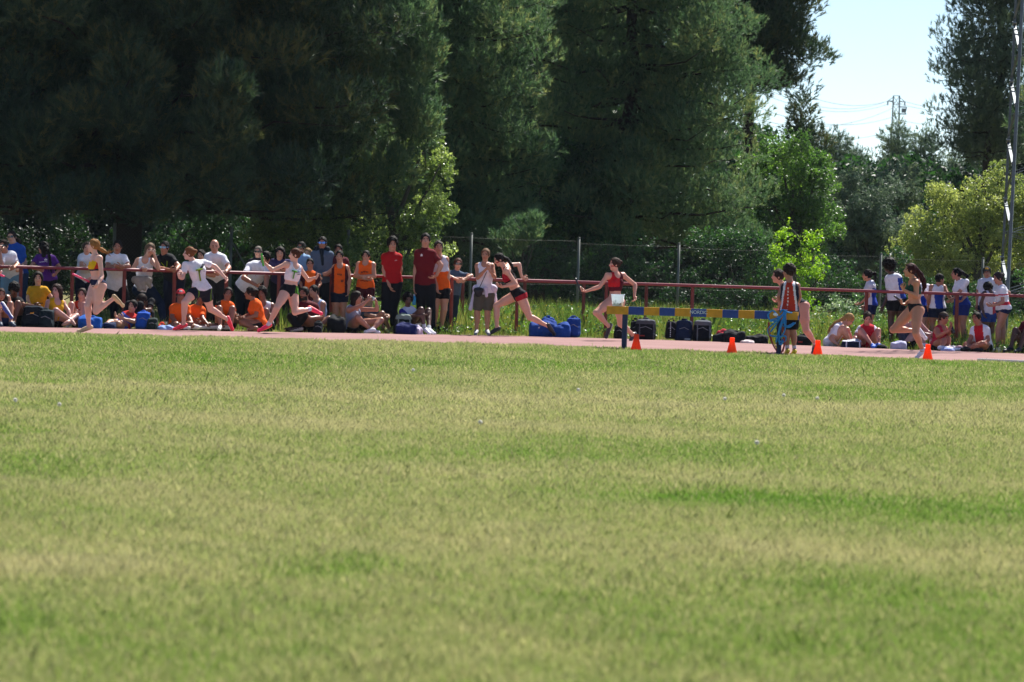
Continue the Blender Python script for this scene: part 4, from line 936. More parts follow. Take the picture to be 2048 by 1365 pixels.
# R2
def plus2(jj, o):
    strap_patch(jj, o, [(.10, .86, .112), (.04, .76, .135), (-.01, .68, .138), (-.03, .55, .125)], .022, '1d2035', 'sash')
    strap_patch(jj, o, [(-.085, .70, .125), (-.04, .70, .142), (.03, .695, .142)], .028, '7f9a1e', 'shirt_emblem')
    strap_patch(jj, o, [(-.03, .68, .135), (-.03, .5, .125), (-.035, .30, .118)], .026, '8aa424', 'shirt_emblem')
    strap_patch(jj, o, [(.055, .60, .128), (.085, .61, .118)], .010, '26305a', 'shirt_emblem')
j = person('runner in white t-shirt and navy shorts with pink shoes, arm stretched back', 397, 73.8, a=52, h=1.64, look=86, skin=SKN, hair='7a4a2a', hs='bun', tie='28e04a', vox=.0105, sex='f',
       J='hpl 410 580 .05;hpr 395 579 -.05;nk 390 524 0;hd 377.5 507.5 -.02;shl 408 526 .10;shr 371 530 -.08;ell 430 533 .18;wrl 450 555 .14;hnl 458 566 .1;elr 365 556 -.14;wrr 359 556 -;hnr 357 547 -.4;knr 369 605 -;anr 367 651 -.15;tor 350 659 -.12;knl 421 619 +;anl 456 640 +;tol 464 658 .42',
       top=('tee', 'f6f3fa', 'f6f3fa'), bottom=('shorts', '171a2c', '6f9a2a'), shoes=('ff3f52', 'ff6a7a'), plus=plus2, curl=1.0,
       paint_bottom=lambda q: ((np.abs(np.abs(q[:, 0] - .0) - .135) < .011)).astype(int), group='relay runners')
# R3
def plus3(jj, o):
    strap_patch(jj, o, [(-.095, .735, .11), (-.05, .73, .135), (-.01, .72, .14)], .028, '4f9a1e', 'shirt_emblem')
    strap_patch(jj, o, [(-.045, .71, .132), (-.045, .6, .125), (-.045, .47, .115)], .022, '5aa428', 'shirt_emblem')
    strap_patch(jj, o, [(.0, .71, .138), (.06, .745, .125), (.11, .78, .10)], .009, '26356a', 'shirt_emblem')
    strap_patch(jj, o, [(.03, .64, .13), (.085, .66, .118)], .011, '26356a', 'shirt_emblem')
j = person('runner in white crop top with green emblem, both arms spread and green baton raised', 578, 74, a=42, h=1.63, look=80, skin='e0ae98', hair='54301f', hs='bun', tie='28e04a', vox=.0105,
       J='hpl 586 584 .06;hpr 572 583 -.06;nk 589 527 0;hd 589 510 -.01;shl 599 537 .06;shr 572 529 -.10;ell 617 561 .12;wrl 628 556 .0;hnl 637 556 -.08;elr 545 541 -.18;wrr 530 527 -.2;hnr 524 519 -.2;knr 554 616 -;anr 536 652 -.12;tor 519 661 -.1;knl 590 625 -;anl 622 618 +;tol 641 627 .2',
       top=('crop', 'f6f3fa', 'f6f3fa'), bottom=('hot', '15151d', '62b822'), shoes=('ff3a66', 'ffa24a'), socks=('e6dff0', .10), plus=plus3, curl=.45,
       paint_bottom=lambda q: ((q[:, 0] > .05) & (((q[:, 0] * 40 + q[:, 1] * 25) % 1.6) < .6)).astype(int), group='relay runners')
baton(P(523, 507, 73.72), P(527, 533, 73.74), '3fae2a', 'green ribbed relay baton held upright by the runner in the white crop top', rings=True)
# R4
j = person('runner in red crop bra and black shorts leaning far forward on take-off', 1035, 77.3, a=86, h=1.66, look=78, pitch=-24, skin='d9a48c', hair='1c1716', hs='pony', vox=.0105, facepaint=(0, 0, 'b01828'),
       J='hpl 1041 592 -.10;hpr 1032 591 .08;nk 1010 536 0;hd 998 520 -.02;shl 1014 543 -.16;shr 1015 531 .16;ell 1032 569 -.22;wrl 1003 574 -;hnl 992 571 -.3;elr 1038 529 .24;wrr 1043 554 .2;hnr 1056 561 .2;knr 992 612 +;anr 994 658 .05;tor 979 668 .05;knl 1059 635 -;anl 1097 653 +;tol 1108 668 .1',
       top=('bra', 'c02035', '1b1018'), bottom=('hot', '16151f', 'b02030'), shoes=('20222e', '3a3a44'), socks=('1c1d26', .03), curl=.6,
       paint_top=lambda q: ((q[:, 1] < .02) | (q[:, 2] < .56)).astype(int), paint_bottom=lambda q: ((q[:, 2] < -.02) & (q[:, 0] > .09)).astype(int),
       hairpts=[(1014, 518, -.02, .03), (1020, 526, -.04, .03), (1026, 536, -.06, .024), (1028, 547, -.07, .010)], group='relay runners')
# R5
j = person('runner in red and maroon sports top holding a black baton, running behind the hurdle', 1229, 75.9, a=55, h=1.66, look=72, skin='d59f88', hair='3a281e', hs='bun', vox=.0105, facepaint=(0, 0, 'b01828'),
       J='hpl 1238 605 .06;hpr 1222 604 -.06;nk 1231 546 0;hd 1229 529 -.02;shl 1246 551 .08;shr 1215 552 -.10;ell 1270 570 .16;wrl 1269 593 .05;hnl 1271 603 .0;elr 1199 574 -.15;wrr 1172 583 -.2;hnr 1160 582 -.22;knr 1192 626 -;anr 1219 654 +;tor 1213 673 -.05;knl 1241 648 +;anl 1267 671 +;tol 1262 683 .4',
       top=('crop', 'c4222c', '5a1424'), bottom=('briefs', '1a1a34'), shoes=('3c3c46', 'b8b4b8'), socks=('1c1d26', .02), curl=.9,
       paint_top=lambda q: (((q[:, 2] < .52) & (q[:, 0] < .02)) | (q[:, 1] < -.02)).astype(int), group='relay runners')
baton(P(1151, 557, 75.72), P(1163, 588, 75.70), '1e1f26', 'black relay baton in the hand of the runner in red and maroon')
# R6 (behind the boy at the hurdle)
j = person('runner bent forward in black briefs, half hidden behind the boy at the hurdle', 1600, 70.6, a=86, h=1.66, look=84, skin='cf8f7c', hair='2c1f1a', hs='bun', vox=.0105,
       J='hpl 1606 615 -.08;hpr 1597 613 .08;nk 1566 571 0;hd 1555 553 -.02;shl 1572 578 -.15;shr 1570 574 .16;ell 1583 604 -.15;wrl 1563 615 -.2;elr 1580 596 .25;wrr 1560 600 .25;knl 1612 661 -;anl 1631 688 +;tol 1626 708 .0;knr 1567 640 +;anr 1577 672 +;tor 1562 684 .2',
       top=('bra', '2a2d3a'), bottom=('briefs', '171c2e'), shoes=('4a4650', 'b0a8b0'), socks=('d8cfe0', .06), group='relay runners')
# R7
j = person('runner in dark green sports bra with long dark red ponytail beside the rightmost cone', 1832, 69.5, a=84, h=1.66, look=82, pitch=4, skin='bf8464', hair='3a1518', hs='pony', vox=.0105,
       J='hpl 1835 622 -.08;hpr 1824 621 .08;nk 1828 559 0;hd 1819.5 541 -.02;shl 1833 566 -.14;shr 1824 565 .15;ell 1833 593 -.16;wrl 1807 580 -.22;hnl 1802 568 -.22;elr 1832 590 .22;wrr 1810 609 .1;hnr 1800 607 .05;knr 1786 660 -;anr 1838 662 .3;tor 1850 676 .35;knl 1831 667 -;anl 1846 702 +;tol 1834 717 .0',
       top=('bra', '1f4a3a', '1f4a3a'), bottom=('briefs', '14161f'), shoes=('cfd2e4', 'e8e6f0'), socks=('c8cbe0', .07), curl=.9,
       hairpts=[(1832, 538, .0, .034), (1840, 548, .0, .044), (1846, 560, .0, .046), (1849, 573, 0, .036), (1846, 585, 0, .014)], group='relay runners')
baton(P(1788, 592, 69.55), P(1809, 609, 69.6), '1b1d24', 'black relay baton in the low hand of the runner with the dark red ponytail')
# ---------------------------------------------------------------- spectators
def SK_(i): return ['c08a70', 'b57f66', 'cc9a80', 'a8735a', '8a5a42', '5a3828', 'c7917a'][i]
DK = '14161c'; NAVY = '151b2e'; JEAN = '1c2a44'; ORG = 'f4661a'; MAR = '4a1420'
def rl(x, d=.28): return RAILY(x) + d
GS = 'spectators leaning on the railing'; GT = 'athletes seated on the ground'; GO = 'spectators standing by the railing'
def script_marks(col, rows, sg=1):
    """small printed marks across the chest: rows = (up, side0, side1, thickness)"""
    def f(jj, o):
        for (u, s0, s1, w) in rows:
            mb = MB(); k = jj['k']; n = max(3, int(abs(s1 - s0) / .022)); rg = random.Random(int(u * 100))
            for i in range(n):
                s = s0 + (s1 - s0) * (i + .5) / n; ff = math.sqrt(max(.1, 1 - (s / .19) ** 2)) * .126
                p = jj['pc'] + jj['sideS'] * s * k + jj['up'] * (u + .012 * rg.uniform(-1, 1)) * jj['T'] + jj['frS'] * ff * k * sg
                R = np.stack([jj['sideS'], jj['frS'], jj['up']], 1)
                mb.box(p, (.015 * k, .006, w * k * rg.uniform(.7, 1.4)), R)
            mb.build('print', mat('print', col, var=0), parent=o)
    return f
def two(f, g):
    return lambda jj, o: (f(jj, o), g(jj, o))
def neckcord(col):
    def f(jj, o):
        k = jj['k']; T = jj['T']; mb = MB(); pts = []
        for s, u, d in ((.06, 1.0, .02), (.055, .88, .115), (.02, .72, .14), (-.02, .72, .14), (-.055, .88, .115), (-.06, 1.0, .02)):
            pts.append(jj['pc'] + jj['sideS'] * s * k + jj['up'] * u * T + jj['frS'] * d * k)
        mb.tube(pts, .007, 5); mb.build('lanyard', cloth(col), parent=o)
    return f
# behind the rail, left to right
person('man in white t-shirt at the left frame edge, hand raised to his face', 6, rl(6), a=15, pose='lean', top_y=470, sex='m', skin=SK_(1), hs='short', glasses='101014', J='hd 7 493 0;nk 12 508 0;shr 4 514 -.05;shl 26 518 .1;elr 2 535 -;wrr 0 505 -.2;ell 36 530 .05;wrl 26 537 -.3', top=('tee', 'f0f2fa'), bottom=('trousers', '6f92a8'), group=GS)
person('man in blue t-shirt and sunglasses behind the man at the left edge', 32, rl(32, .75), a=10, top_y=460, sex='m', skin=SK_(2), hs='short', glasses='15151a', hair='2a2320', J='hd 23 475 0;nk 29 489 0;ell 50 527 0;wrl 40 540 -.35;shl 45 497 .0', top=('tee', '1f55b0'), bottom=('trousers', '20406a'), group=GS)
person('dark haired woman in black top behind the purple t-shirt', 28, rl(28, .95), a=30, top_y=476, skin=SK_(3), hs='long', top=('tee', '1c1c26'), bottom=('trousers', DK), group=GS)
person('woman in purple t-shirt with very long black hair, turned away over the railing', 92, rl(92, .3), a=150, look=110, top_y=480, fat=1.08, skin=SK_(1), hair='14100f', hs='long', J='hd 86 496 0;nk 90 510 0;shl 74 514 .1;shr 108 516 0;ell 62 534 -.1;wrl 76 540 -.25;elr 120 536 0;wrr 112 548 -.3', top=('tee', '5a2a86'), bottom=('trousers', DK), group=GS,
       hairpts=[(95, 500, -.12, .03), (99, 515, -.15, .03), (101, 530, -.16, .026), (103, 545, -.16, .014)], plus=script_marks('e8e4f0', [(.80, -.09, -.03, .03), (.72, -.09, .09, .012)], -1))
person('woman in white top just behind the golden ponytail runner', 171, rl(171, .3), a=-10, pose='lean', top_y=484, skin=SK_(2), hair='3a2a22', hs='bun', J='hd 174 497 0;nk 172 510 0;shr 162 513 0;elr 163 532 -.1;wrr 178 538 -.25;shl 184 515 0', top=('tee', 'e4ecf6'), bottom=('trousers', NAVY), group=GS)
person('man in white polo shirt with folded forearms on the railing', 236, rl(236), a=0, pose='lean', top_y=480, sex='m', fat=1.05, skin=SK_(3), hair='1f1a18', hs='short', J='hd 235 494 0;nk 233 509 0;shr 217 513 0;shl 250 514 0;elr 215 533 -.1;ell 257 533 -.1;wrr 236 536 -.3;wrl 240 533 -.3;hpr 224 572 .3;hpl 240 572 .3', top=('polo', 'f0f3fc'), bottom=('trousers', '0f1220'), group=GS)
person('woman with grey blond hair resting chin on hand, cardigan tied at the waist', 294, rl(294), a=10, look=-10, pose='lean', top_y=485, skin=SK_(2), hair='6f5d48', hs='bob', J='hd 300 500 0;nk 291 515 0;shr 274 520 0;elr 264 540 -.1;wrr 282 541 -.3;shl 305 520 .0;ell 317 538 -.25;wrl 309 510 -.28;hnl 305 502 -.3;hpr 276 580 .2;hpl 296 578 .2;knl 322 608 +;anl 327 648 .1', top=('tank', 'f0f2fa'), bottom=('trousers', '152844'), group=GS,
       plus=lambda jj, o: blobmesh('cardigan', [Pr('cap', P(270, 560, rl(294) - .1), P(298, 560, rl(294) - .1), .07, k=.04), Pr('cap', P(272, 560, rl(294) - .15), P(280, 578, rl(294) - .15), .055, .05, k=.04), Pr('cap', P(296, 560, rl(294) - .15), P(300, 575, rl(294) - .12), .06, .03, k=.04), Pr('cap', P(285, 565, rl(294) - .15), P(289, 580, rl(294) - .15), .05, .03, k=.03)], .014, cloth('a9a49c', bump=.8), parent=o, noise=.008, nsc=30))
person('man in black t-shirt with mirrored sunglasses and lime lanyard', 330, rl(330, .45), a=20, pose='lean', top_y=482, sex='m', fat=1.05, skin=SK_(3), hair='1a1614', hs='short', glasses='7fb6d8', J='hd 329 496 0;nk 327 511 0;shr 311 515 0;shl 347 517 0;elr 317 537 -.3;wrr 340 540 -.5;ell 358 533 -.2;wrl 352 540 -.5', top=('tee', '15171e'), bottom=('trousers', '151c30'), plus=neckcord('a8c81e'), group=GS)
person('dark haired woman whose face shows behind the arm-stretching runner', 404, rl(404, .6), a=15, pose='lean', top_y=499, skin=SK_(2), hair='201613', hs='long', J='hd 402 512 0', top=('tee', '2a2448'), bottom=('trousers', NAVY), group=GS)
person('bald man in white polo shirt leaning over the railing', 432, rl(432), a=-8, pose='lean', top_y=478, sex='m', fat=1.08, skin='c08a72', hs='bald', J='hd 429 493 0;nk 430 508 0;shr 414 512 .05;shl 448 514 0;ell 458 536 -.1;wrl 451 545 -.3;elr 417 536 -.1;wrr 428 546 -.3', top=('polo', 'f0f3fc'), bottom=('trousers', '26292e'), pitch=-12, group=GS)
person('man with dark sunglasses and cropped grey hair behind the bent man', 512, rl(512, .8), a=10, top_y=493, sex='m', skin=SK_(2), hair='6d655c', hs='short', glasses='0e0e12', top=('tee', '23242e'), bottom=('trousers', NAVY), group=GS)
person('man bent over the railing in white t-shirt with red script, dark jeans', 510, rl(510, .45), a=35, pose='lean', top_y=500, h=1.78, sex='m', fat=1.08, skin=SK_(3), hair='1a1513', hs='short', J='hd 531 517 0;nk 523 528 0;shr 496 530 .0;shl 534 535 -.05;elr 487 556 -.25;wrr 513 571 -.4;ell 533 562 -.15;wrl 531 582 -.3;hpr 482 575 .25;hpl 500 577 .2;knr 482 615 .2;knl 500 615 .15;anr 482 652 .3;anl 500 655 .2', pitch=-25, top=('tee', 'f2f3fa'), bottom=('trousers', '121826'), plus=script_marks('b03038', [(.62, -.11, .06, .026), (.54, -.07, .10, .022)]), group=GS)
person('woman with dark fringe and purple grey top watching over the railing', 557, rl(557, .3), a=0, pose='lean', top_y=492, skin=SK_(2), hair='1b1414', hs='fringe', J='hd 560 507 0;nk 558 522 0', top=('tee', '3a3560'), bottom=('trousers', '171a26'), group=GS)
person('man with dark sunglasses in light blue t-shirt behind the green baton runner', 598, rl(598, .6), a=20, top_y=484, sex='m', skin=SK_(3), hair='14110f', hs='short', glasses='101014', top=('tee', '8fb4d8'), bottom=('trousers', NAVY), group=GS)
person('blond girl mostly hidden behind the head of the green baton runner', 611, rl(611, .95), a=10, top_y=497, skin=SK_(2), hair='8a6a44', hs='long', top=('tee', '88a8c8'), bottom=('trousers', NAVY), group=GS)
VB = lambda q: ((np.abs(q[:, 0]) > .115) | (q[:, 1] < -.05)).astype(int)
person('small boy in orange and maroon vest behind the spread arm of the runner', 618, RAILY(618) - .4, a=0, pose='stand', top_y=515, h=1.45, sex='m', skin=SK_(3), hair='1a1513', hs='short', J='hd 620 528 0;nk 621 544 0;shl 635 550 0;shr 607 550 0;ell 640 568 .1;wrl 632 580 -.1;elr 602 568 .1;wrr 608 582 -.1', top=('tee', ORG, '451420'), bottom=('shorts', '4a1420'), paint_top=VB, group='boys in orange and maroon vests')
person('man in grey jacket with dark scarf and blue mirrored sunglasses', 640, rl(640, .25), a=5, top_y=474, sex='m', skin=SK_(3), hair='17130f', hs='short', glasses='2f8cff', J='ell 658 545 -.1;wrl 640 552 -.35;elr 622 545 -.1;wrr 634 556 -.35', top=('jacket', '5b6c80'), bottom=('trousers', '131a2a'), group=GO,
       plus=lambda jj, o: blobmesh('scarf', [Pr('cap', jj['nk'] + jj['sideS'] * .09 + [0, 0, .02], jj['nk'] - jj['sideS'] * .09 + [0, 0, .02], .062, k=.04), Pr('cap', jj['nk'] - jj['sideS'] * .09 - jj['frS'] * .03, jj['nk'] - jj['sideS'] * .14 - jj['frS'] * .05 - [0, 0, .07], .07, .05, k=.04), Pr('cap', jj['nk'] + jj['frS'] * .09, jj['nk'] + jj['frS'] * .12 + jj['sideS'] * .03 - [0, 0, .26], .045, .03, k=.03)], .012, cloth('1b2630'), parent=o))
person('dark haired boy almost hidden behind the boy with the outstretched arm', 672, rl(672, .3), a=0, top_y=489, h=1.58, sex='m', skin=SK_(3), hair='15110f', hs='short', top=('tee', '6a3038'), bottom=('shorts', DK), group=GO)
person('boy in orange vest resting his arm out to the left, navy shorts', 681, RAILY(681) - .35, a=5, top_y=498, sex='m', skin=SK_(0), hair='17130f', hs='short', J='hd 679 513 0;nk 680 528 0;shr 669 533 0;shl 694 534 0;elr 655 548 .1;wrr 636 551 .15;ell 699 556 .05;wrl 697 582 -.05;hpr 672 585 0;hpl 686 585 0;knr 672 624 0;knl 687 624 0;anr 672 655 0;anl 688 655 0', top=('vest', ORG, MAR), bottom=('shorts', '141b30'), shoes=('2a2a34', 0), plus=script_marks('5a2010', [(.62, -.05, .05, .03), (.40, .03, .08, .04)]), paint_top=lambda q: ((np.abs(q[:, 0]) > .11) | (q[:, 1] < -.03)).astype(int), group='boys in orange and maroon vests')
person('boy in orange vest with folded arms and maroon shorts', 728, RAILY(728) - .35, a=10, pose='fold', top_y=498, sex='m', skin=SK_(0), hair='17130f', hs='short', J='hd 732 513 0', top=('vest', ORG, 'f4661a'), bottom=('shorts', '4d1522'), shoes=('d8d8e0', 0), plus=script_marks('6a1c14', [(.58, -.08, .08, .028), (.25, -.08, .08, .016)]), group='boys in orange and maroon vests')
person('tall boy in bright red t-shirt and black tracksuit trousers', 782, RAILY(782) - .5, a=-8, top_y=474, sex='m', fat=.88, skin=SK_(0), hair='15110f', hs='curly', J='hd 785 489 0;nk 784 505 0;shr 768 512 0;shl 798 513 0;elr 768 540 0;wrr 779 572 -.12;hnr 783 582 -.14;ell 801 540 .1;wrl 794 560 .2;knr 770 622 0;knl 786 622 0;anr 768 658 0;anl 788 658 0', top=('tee', 'b3131c'), bottom=('trousers', '10131e'), shoes=('15161c', 0), plus=script_marks('e8d8d8', [(.72, .05, .09, .008)]), group=GO)
person('tallest young man, maroon polo shirt, black tracksuit, hand on his hip', 852, RAILY(852) - .75, a=-5, top_y=467, sex='m', fat=.92, skin=SK_(0), hair='15110f', hs='short', J='hd 851 481 0;nk 850 497 0;shr 835 505 0;shl 867 505 0;elr 831 540 .05;wrr 830 574 0;ell 882 531 -.05;wrl 873 551 -.10;hnl 866 556 -.12;hpr 841 566 0;hpl 859 566 0;knr 842 618 0;knl 862 618 0;anr 842 659 0;anl 864 659 0', top=('polo', '6e101c'), bottom=('trousers', '0f121b'), shoes=('15161c', 0), plus=script_marks('e8e0e0', [(.80, -.07, -.04, .03)]), group=GO)
person('boy in white and orange vest and black shorts behind the maroon polo shirt', 881, RAILY(881) - .45, a=-10, top_y=481, sex='m', skin=SK_(0), hair='3c3430', hs='short', J='hd 877 495 0;nk 878 511 0;shl 893 517 0;ell 895 545 0;wrl 896 575 0;shr 866 517 0;elr 868 545 0;wrr 874 577 -.15;hpr 873 577 0;hpl 888 577 0;knr 871 618 -.05;knl 888 620 -.05;anr 869 655 0;anl 882 656 0', top=('vest', 'e4e4f0', ORG), bottom=('shorts', '121219'), shoes=('101118', 0), paint_top=lambda q: (q[:, 2] < .50).astype(int), group='boys in orange and maroon vests')
person('woman with dark sunglasses resting both arms on the railing corner', 909, rl(909, .3), a=-12, pose='lean', top_y=517, h=1.60, skin=SK_(2), hair='4a2a1e', hs='bun', glasses='0e0e12', J='hd 916 529 0;nk 913 544 0;shr 901 549 0;shl 926 550 0;elr 896 553 -.25;wrr 916 560 -.35;ell 943 552 -.2;wrl 926 560 -.35;hpr 898 585 .1;hpl 908 585 .1;knr 899 620 .1;knl 908 620 .1;anr 895 660 .1;anl 904 660 .1', top=('tee', '4f6076'), bottom=('trousers', '1d3040'), group=GS)
def plus22(jj, o):
    k = jj['k']; Yb = jj['pc'][1]
    blobmesh('tied_sweatshirt', [Pr('cap', P(954, 578, Yb), P(986, 578, Yb), .085, k=.03), Pr('cap', P(971, 578, Yb - .13), P(973, 592, Yb - .14), .045, .03, k=.02), Pr('cap', P(952, 580, Yb), P(941, 618, Yb), .05, .04, k=.02), Pr('cap', P(987, 580, Yb), P(993, 618, Yb), .045, .035, k=.02)], .013, cloth('dcd6ea', bump=.7), parent=o, noise=.005, nsc=30)
    mb = MB(); mb.tube([P(981, 528, Yb - .02), P(973, 545, Yb - .13), P(964, 565, Yb - .14), P(957, 580, Yb - .14)], .006, 5); mb.build('bag_strap', cloth('22222c'), parent=o)
person('woman in white sleeveless top and khaki shorts with a sweatshirt tied round her waist', 970, RAILY(970) - .9, a=-5, look=10, top_y=496, fat=1.08, skin='b98468', hair='7a5c44', hs='bun', J='hd 971 510 0;nk 969 525 0;shr 953 531 0;shl 986 531 0;elr 955 556 -;wrr 974 537 -.3;hnr 978 532 -.32;ell 989 555 -;wrl 982 545 -.3;hnl 978 537 -.32;hpr 960 588 0;hpl 978 588 0;knr 954 626 0;knl 975 626 0;anr 953 662 0;anl 974 662 0;tor 951 668 -.2;tol 977 668 -.2', top=('tank', 'f4f2fc'), bottom=('long', '5c5a50'), shoes=('a8a8ac', '5a5a60'), curl=1.1, plus=plus22, group=GO)
b_ = P(957, 585, RAILY(970) - 1.08)
o = blobmesh('handbag', [Pr('ell', b_, ra=np.array([.075, .05, .095]), k=.01), Pr('cap', b_ + [-.05, 0, .04], b_ + [.05, 0, .04], .045)], .012, mat('leather', '1a1c26', rough=.45), loc=tuple(b_)); tag(o, 'small black crossbody bag on the hip of the woman in khaki shorts', 'handbag')
# seated on the ground, left to right
def seat(x, d=.75): return FARY(x) + d
person('seated athlete at the left edge with brown hair, mostly cut off', 0, seat(0, .4), a=-20, pose='sit', h=1.6, skin=SK_(3), hair='3a2016', hs='short', J='hd 2 590 0', top=('vest', '2a1c1a'), bottom=('shorts', '2a3a6a'), shoes=('2a3a50', 0), group=GT)
person('seated boy with black hair looking down, dark clothes', 30, seat(30, .7), a=10, look=15, pitch=-35, pose='sit', h=1.65, sex='m', skin='6e4634', hair='0e0b0b', hs='curly', J='hd 28 580 0;nk 26 597 .1;shl 40 601 .1;ell 50 612 -.1;wrl 66 612 -.2;hnl 72 613 -.2', top=('tee', '1a1214'), bottom=('shorts', '16181f'), shoes=('26303c', 0), group=GT)
person('girl in mustard yellow t-shirt sitting upright, hair down', 76, seat(76, 1.15), a=-5, pose='cross', h=1.62, skin=SK_(2), hair='1f1512', hs='long', J='hd 76 557 0;nk 76 575 0;shl 92 578 0;shr 60 578 0;ell 103 595 0;wrl 98 612 -.1;elr 56 597 0;wrr 62 613 -.1;hpl 84 632 0;hpr 68 632 0', top=('tee', 'd9a01c'), bottom=('shorts', DK), plus=script_marks('3a3020', [(.45, -.07, .10, .02)]), group=GT)
person('girl in yellow vest with long brown hair sitting with bent legs', 116, seat(116, .6), a=-30, look=25, pose='cross', h=1.65, skin='bf8f84', hair='33201a', hs='long', J='hd 113 582 0;nk 113 598 0;shr 95 604 -.05;elr 90 624 -.1;wrr 96 638 -.2;shl 127 605 .1;ell 137 622 .0;wrl 139 636 -.1;hpr 100 645 0;hpl 112 646 .1;knr 112 622 -;anr 142 642 -.2;tor 150 650 -.25;knl 153 633 -;anl 134 646 -.3;tol 126 650 -.35', top=('tank', 'd8a21c'), bottom=('shorts', DK), shoes=None, group=GT)
person('girl in orange red vest behind the standing leg of the ponytail runner', 160, seat(160, .9), a=5, look=5, pose='sit', h=1.62, skin='bd8878', hair='3a2a22', hs='bun', J='hd 164 590 0;nk 162 606 0;shr 147 612 0;elr 143 628 -.1;wrr 150 640 -.2', top=('vest', 'd23a1e'), bottom=('shorts', DK), group=GT)
person('girl reclining in blue and red kit against a blue bag', 262, seat(262, .6), a=60, look=25, pose='sit', h=1.6, skin='b98a72', hair='1c1614', hs='bun', J='hpl 248 652 0;hpr 246 650 .2;nk 262 630 .1;hd 265 613 .05;shl 273 634 -.05;shr 252 631 .25;ell 268 644 -.2;wrl 248 638 -.25;hnl 240 634 -.25;elr 246 640 .1;wrr 234 634 -.1;knl 236 648 -;anl 214 652 -.2;tol 206 652 -.2;knr 220 645 .1;anr 212 654 -.2;tor 203 654 -.2', top=('tee', '4f6fd0', 'd63a34'), bottom=('shorts', '1f50c8', 'e85a3c'), shoes=('1c2a50', 0), paint_top=lambda q: ((q[:, 2] > .84) | (np.abs(q[:, 0]) > .19)).astype(int), group=GT)
person('dark haired person bent forward behind the reclining girl', 285, seat(285, 1.1), a=30, look=50, pitch=-30, pose='sit', h=1.7, sex='m', skin='6e4634', hair='241714', hs='short', J='hd 283 602 0;nk 290 622 .1', top=('tee', '16181f'), bottom=('trousers', DK), shoes=('2a2a30', 0), group=GT)
person('boy in red cap and orange polo shirt sitting on the ground', 362, seat(362, .6), a=5, look=-5, pose='cross', h=1.62, sex='m', skin='8a5a42', hair='1a1513', hs='short', cap=('b02030', 'e0d8d8'), J='hd 361 592 0;nk 360 610 0;shr 344 615 0;shl 376 615 0;elr 344 636 -.1;wrr 356 648 -.25;ell 378 636 -.1;wrl 385 648 -.3;hpr 350 652 .1;hpl 364 652 .1;knl 378 649 -;anl 392 654 -.3;knr 352 650 -.3', top=('polo', ORG), bottom=('shorts', '22141a'), group=GT)
person('seated boy in orange t-shirt with leg stretched out, behind the bent runner', 392, seat(392, 1.0), a=-25, pose='cross', h=1.6, sex='m', skin='7a4e3a', hair='1a1513', hs='short', J='hd 402 597 0;nk 394 614 0;shr 380 620 .0;shl 402 620 0;ell 406 640 -.2;wrl 414 648 -.3;hpl 400 652 0;knl 430 655 -.1;anl 452 656 -.15', top=('tee', ORG), bottom=('shorts', '22141a'), group=GT)
person('boy in orange t-shirt with dark shoulder patch, facing the camera', 450, seat(450, .8), a=-5, look=-10, pose='sit', h=1.62, sex='f', skin='8f6250', hair='201613', hs='bun', J='hd 456 588 0;nk 450 604 0;shr 436 610 0;shl 464 611 0;ell 470 630 -.1;wrl 460 642 -.2;elr 434 632 -.1;wrr 440 646 -.2', top=('tee', ORG, '2a1a1e'), bottom=('shorts', '2a1a1e'), paint_top=lambda q: ((q[:, 0] < -.075) & (q[:, 2] > .86)).astype(int), plus=script_marks('7a3010', [(.55, -.04, .05, .03), (.46, -.04, .05, .03)]), group=GT)
person('girl in orange t-shirt seen in profile, sitting with legs to the left', 512, seat(512, .55), a=75, look=88, pose='sit', h=1.64, skin='8f6048', hair='201613', hs='bun', J='hd 500 587 0;nk 509 602 0;shl 516 610 -.1;shr 506 609 .2;ell 512 632 -.15;wrl 488 638 -.15;hnl 479 636 -.15;hpl 521 650 -.05;hpr 518 648 .15;knl 484 646 -.2;anl 510 660 -.3;tol 498 662 -.3;knr 470 640 .1;anr 466 656 .1;tor 456 657 .1;elr 500 630 .2;wrr 482 636 .1', top=('tee', ORG), bottom=('shorts', '1c1218'), shoes=None, group=GT)
person('dark haired child in white vest sitting behind the profile girl', 528, seat(528, 1.2), a=15, pose='sit', h=1.5, sex='m', skin='7d5644', hair='15110f', hs='curly', J='hd 524 588 0;nk 528 604 0', top=('tank', 'c8cede'), bottom=('shorts', DK), group=GT)
person('bearded man in maroon t-shirt and black trousers sitting with crossed ankles', 612, seat(612, .6), a=15, look=25, pose='sit', h=1.78, sex='m', fat=1.08, skin='8a5844', hair='17120f', hs='short', stubble=1, J='hd 608 588 0;nk 611 606 0;shr 594 612 0;shl 633 612 .05;ell 640 636 0;wrl 615 637 -.25;elr 586 634 -.05;wrr 598 638 -.25;hpr 606 655 .1;hpl 624 655 .1;knr 582 634 -;anr 598 659 -.4;tor 582 663 -.45;knl 608 630 -.35;anl 590 658 -.25;tol 572 660 -.3', top=('tee', '5a1420'), bottom=('trousers', '0e1118'), shoes=('3a2c30', 'a09aa0'), group=GT)
person('boy in grey sleeveless top sitting behind the bearded man', 640, seat(640, .95), a=15, look=45, pose='sit', h=1.62, sex='m', skin='a37a66', hair='15110f', hs='short', J='hd 627 583 .1;nk 636 600 .1;shl 646 607 0;ell 645 630 0;wrl 632 636 -.2;hpl 640 652 .1;knl 658 638 -.1;anl 636 655 -.2', top=('tank', '8fa2c8'), bottom=('shorts', DK), shoes=('22303c', 0), group=GT)
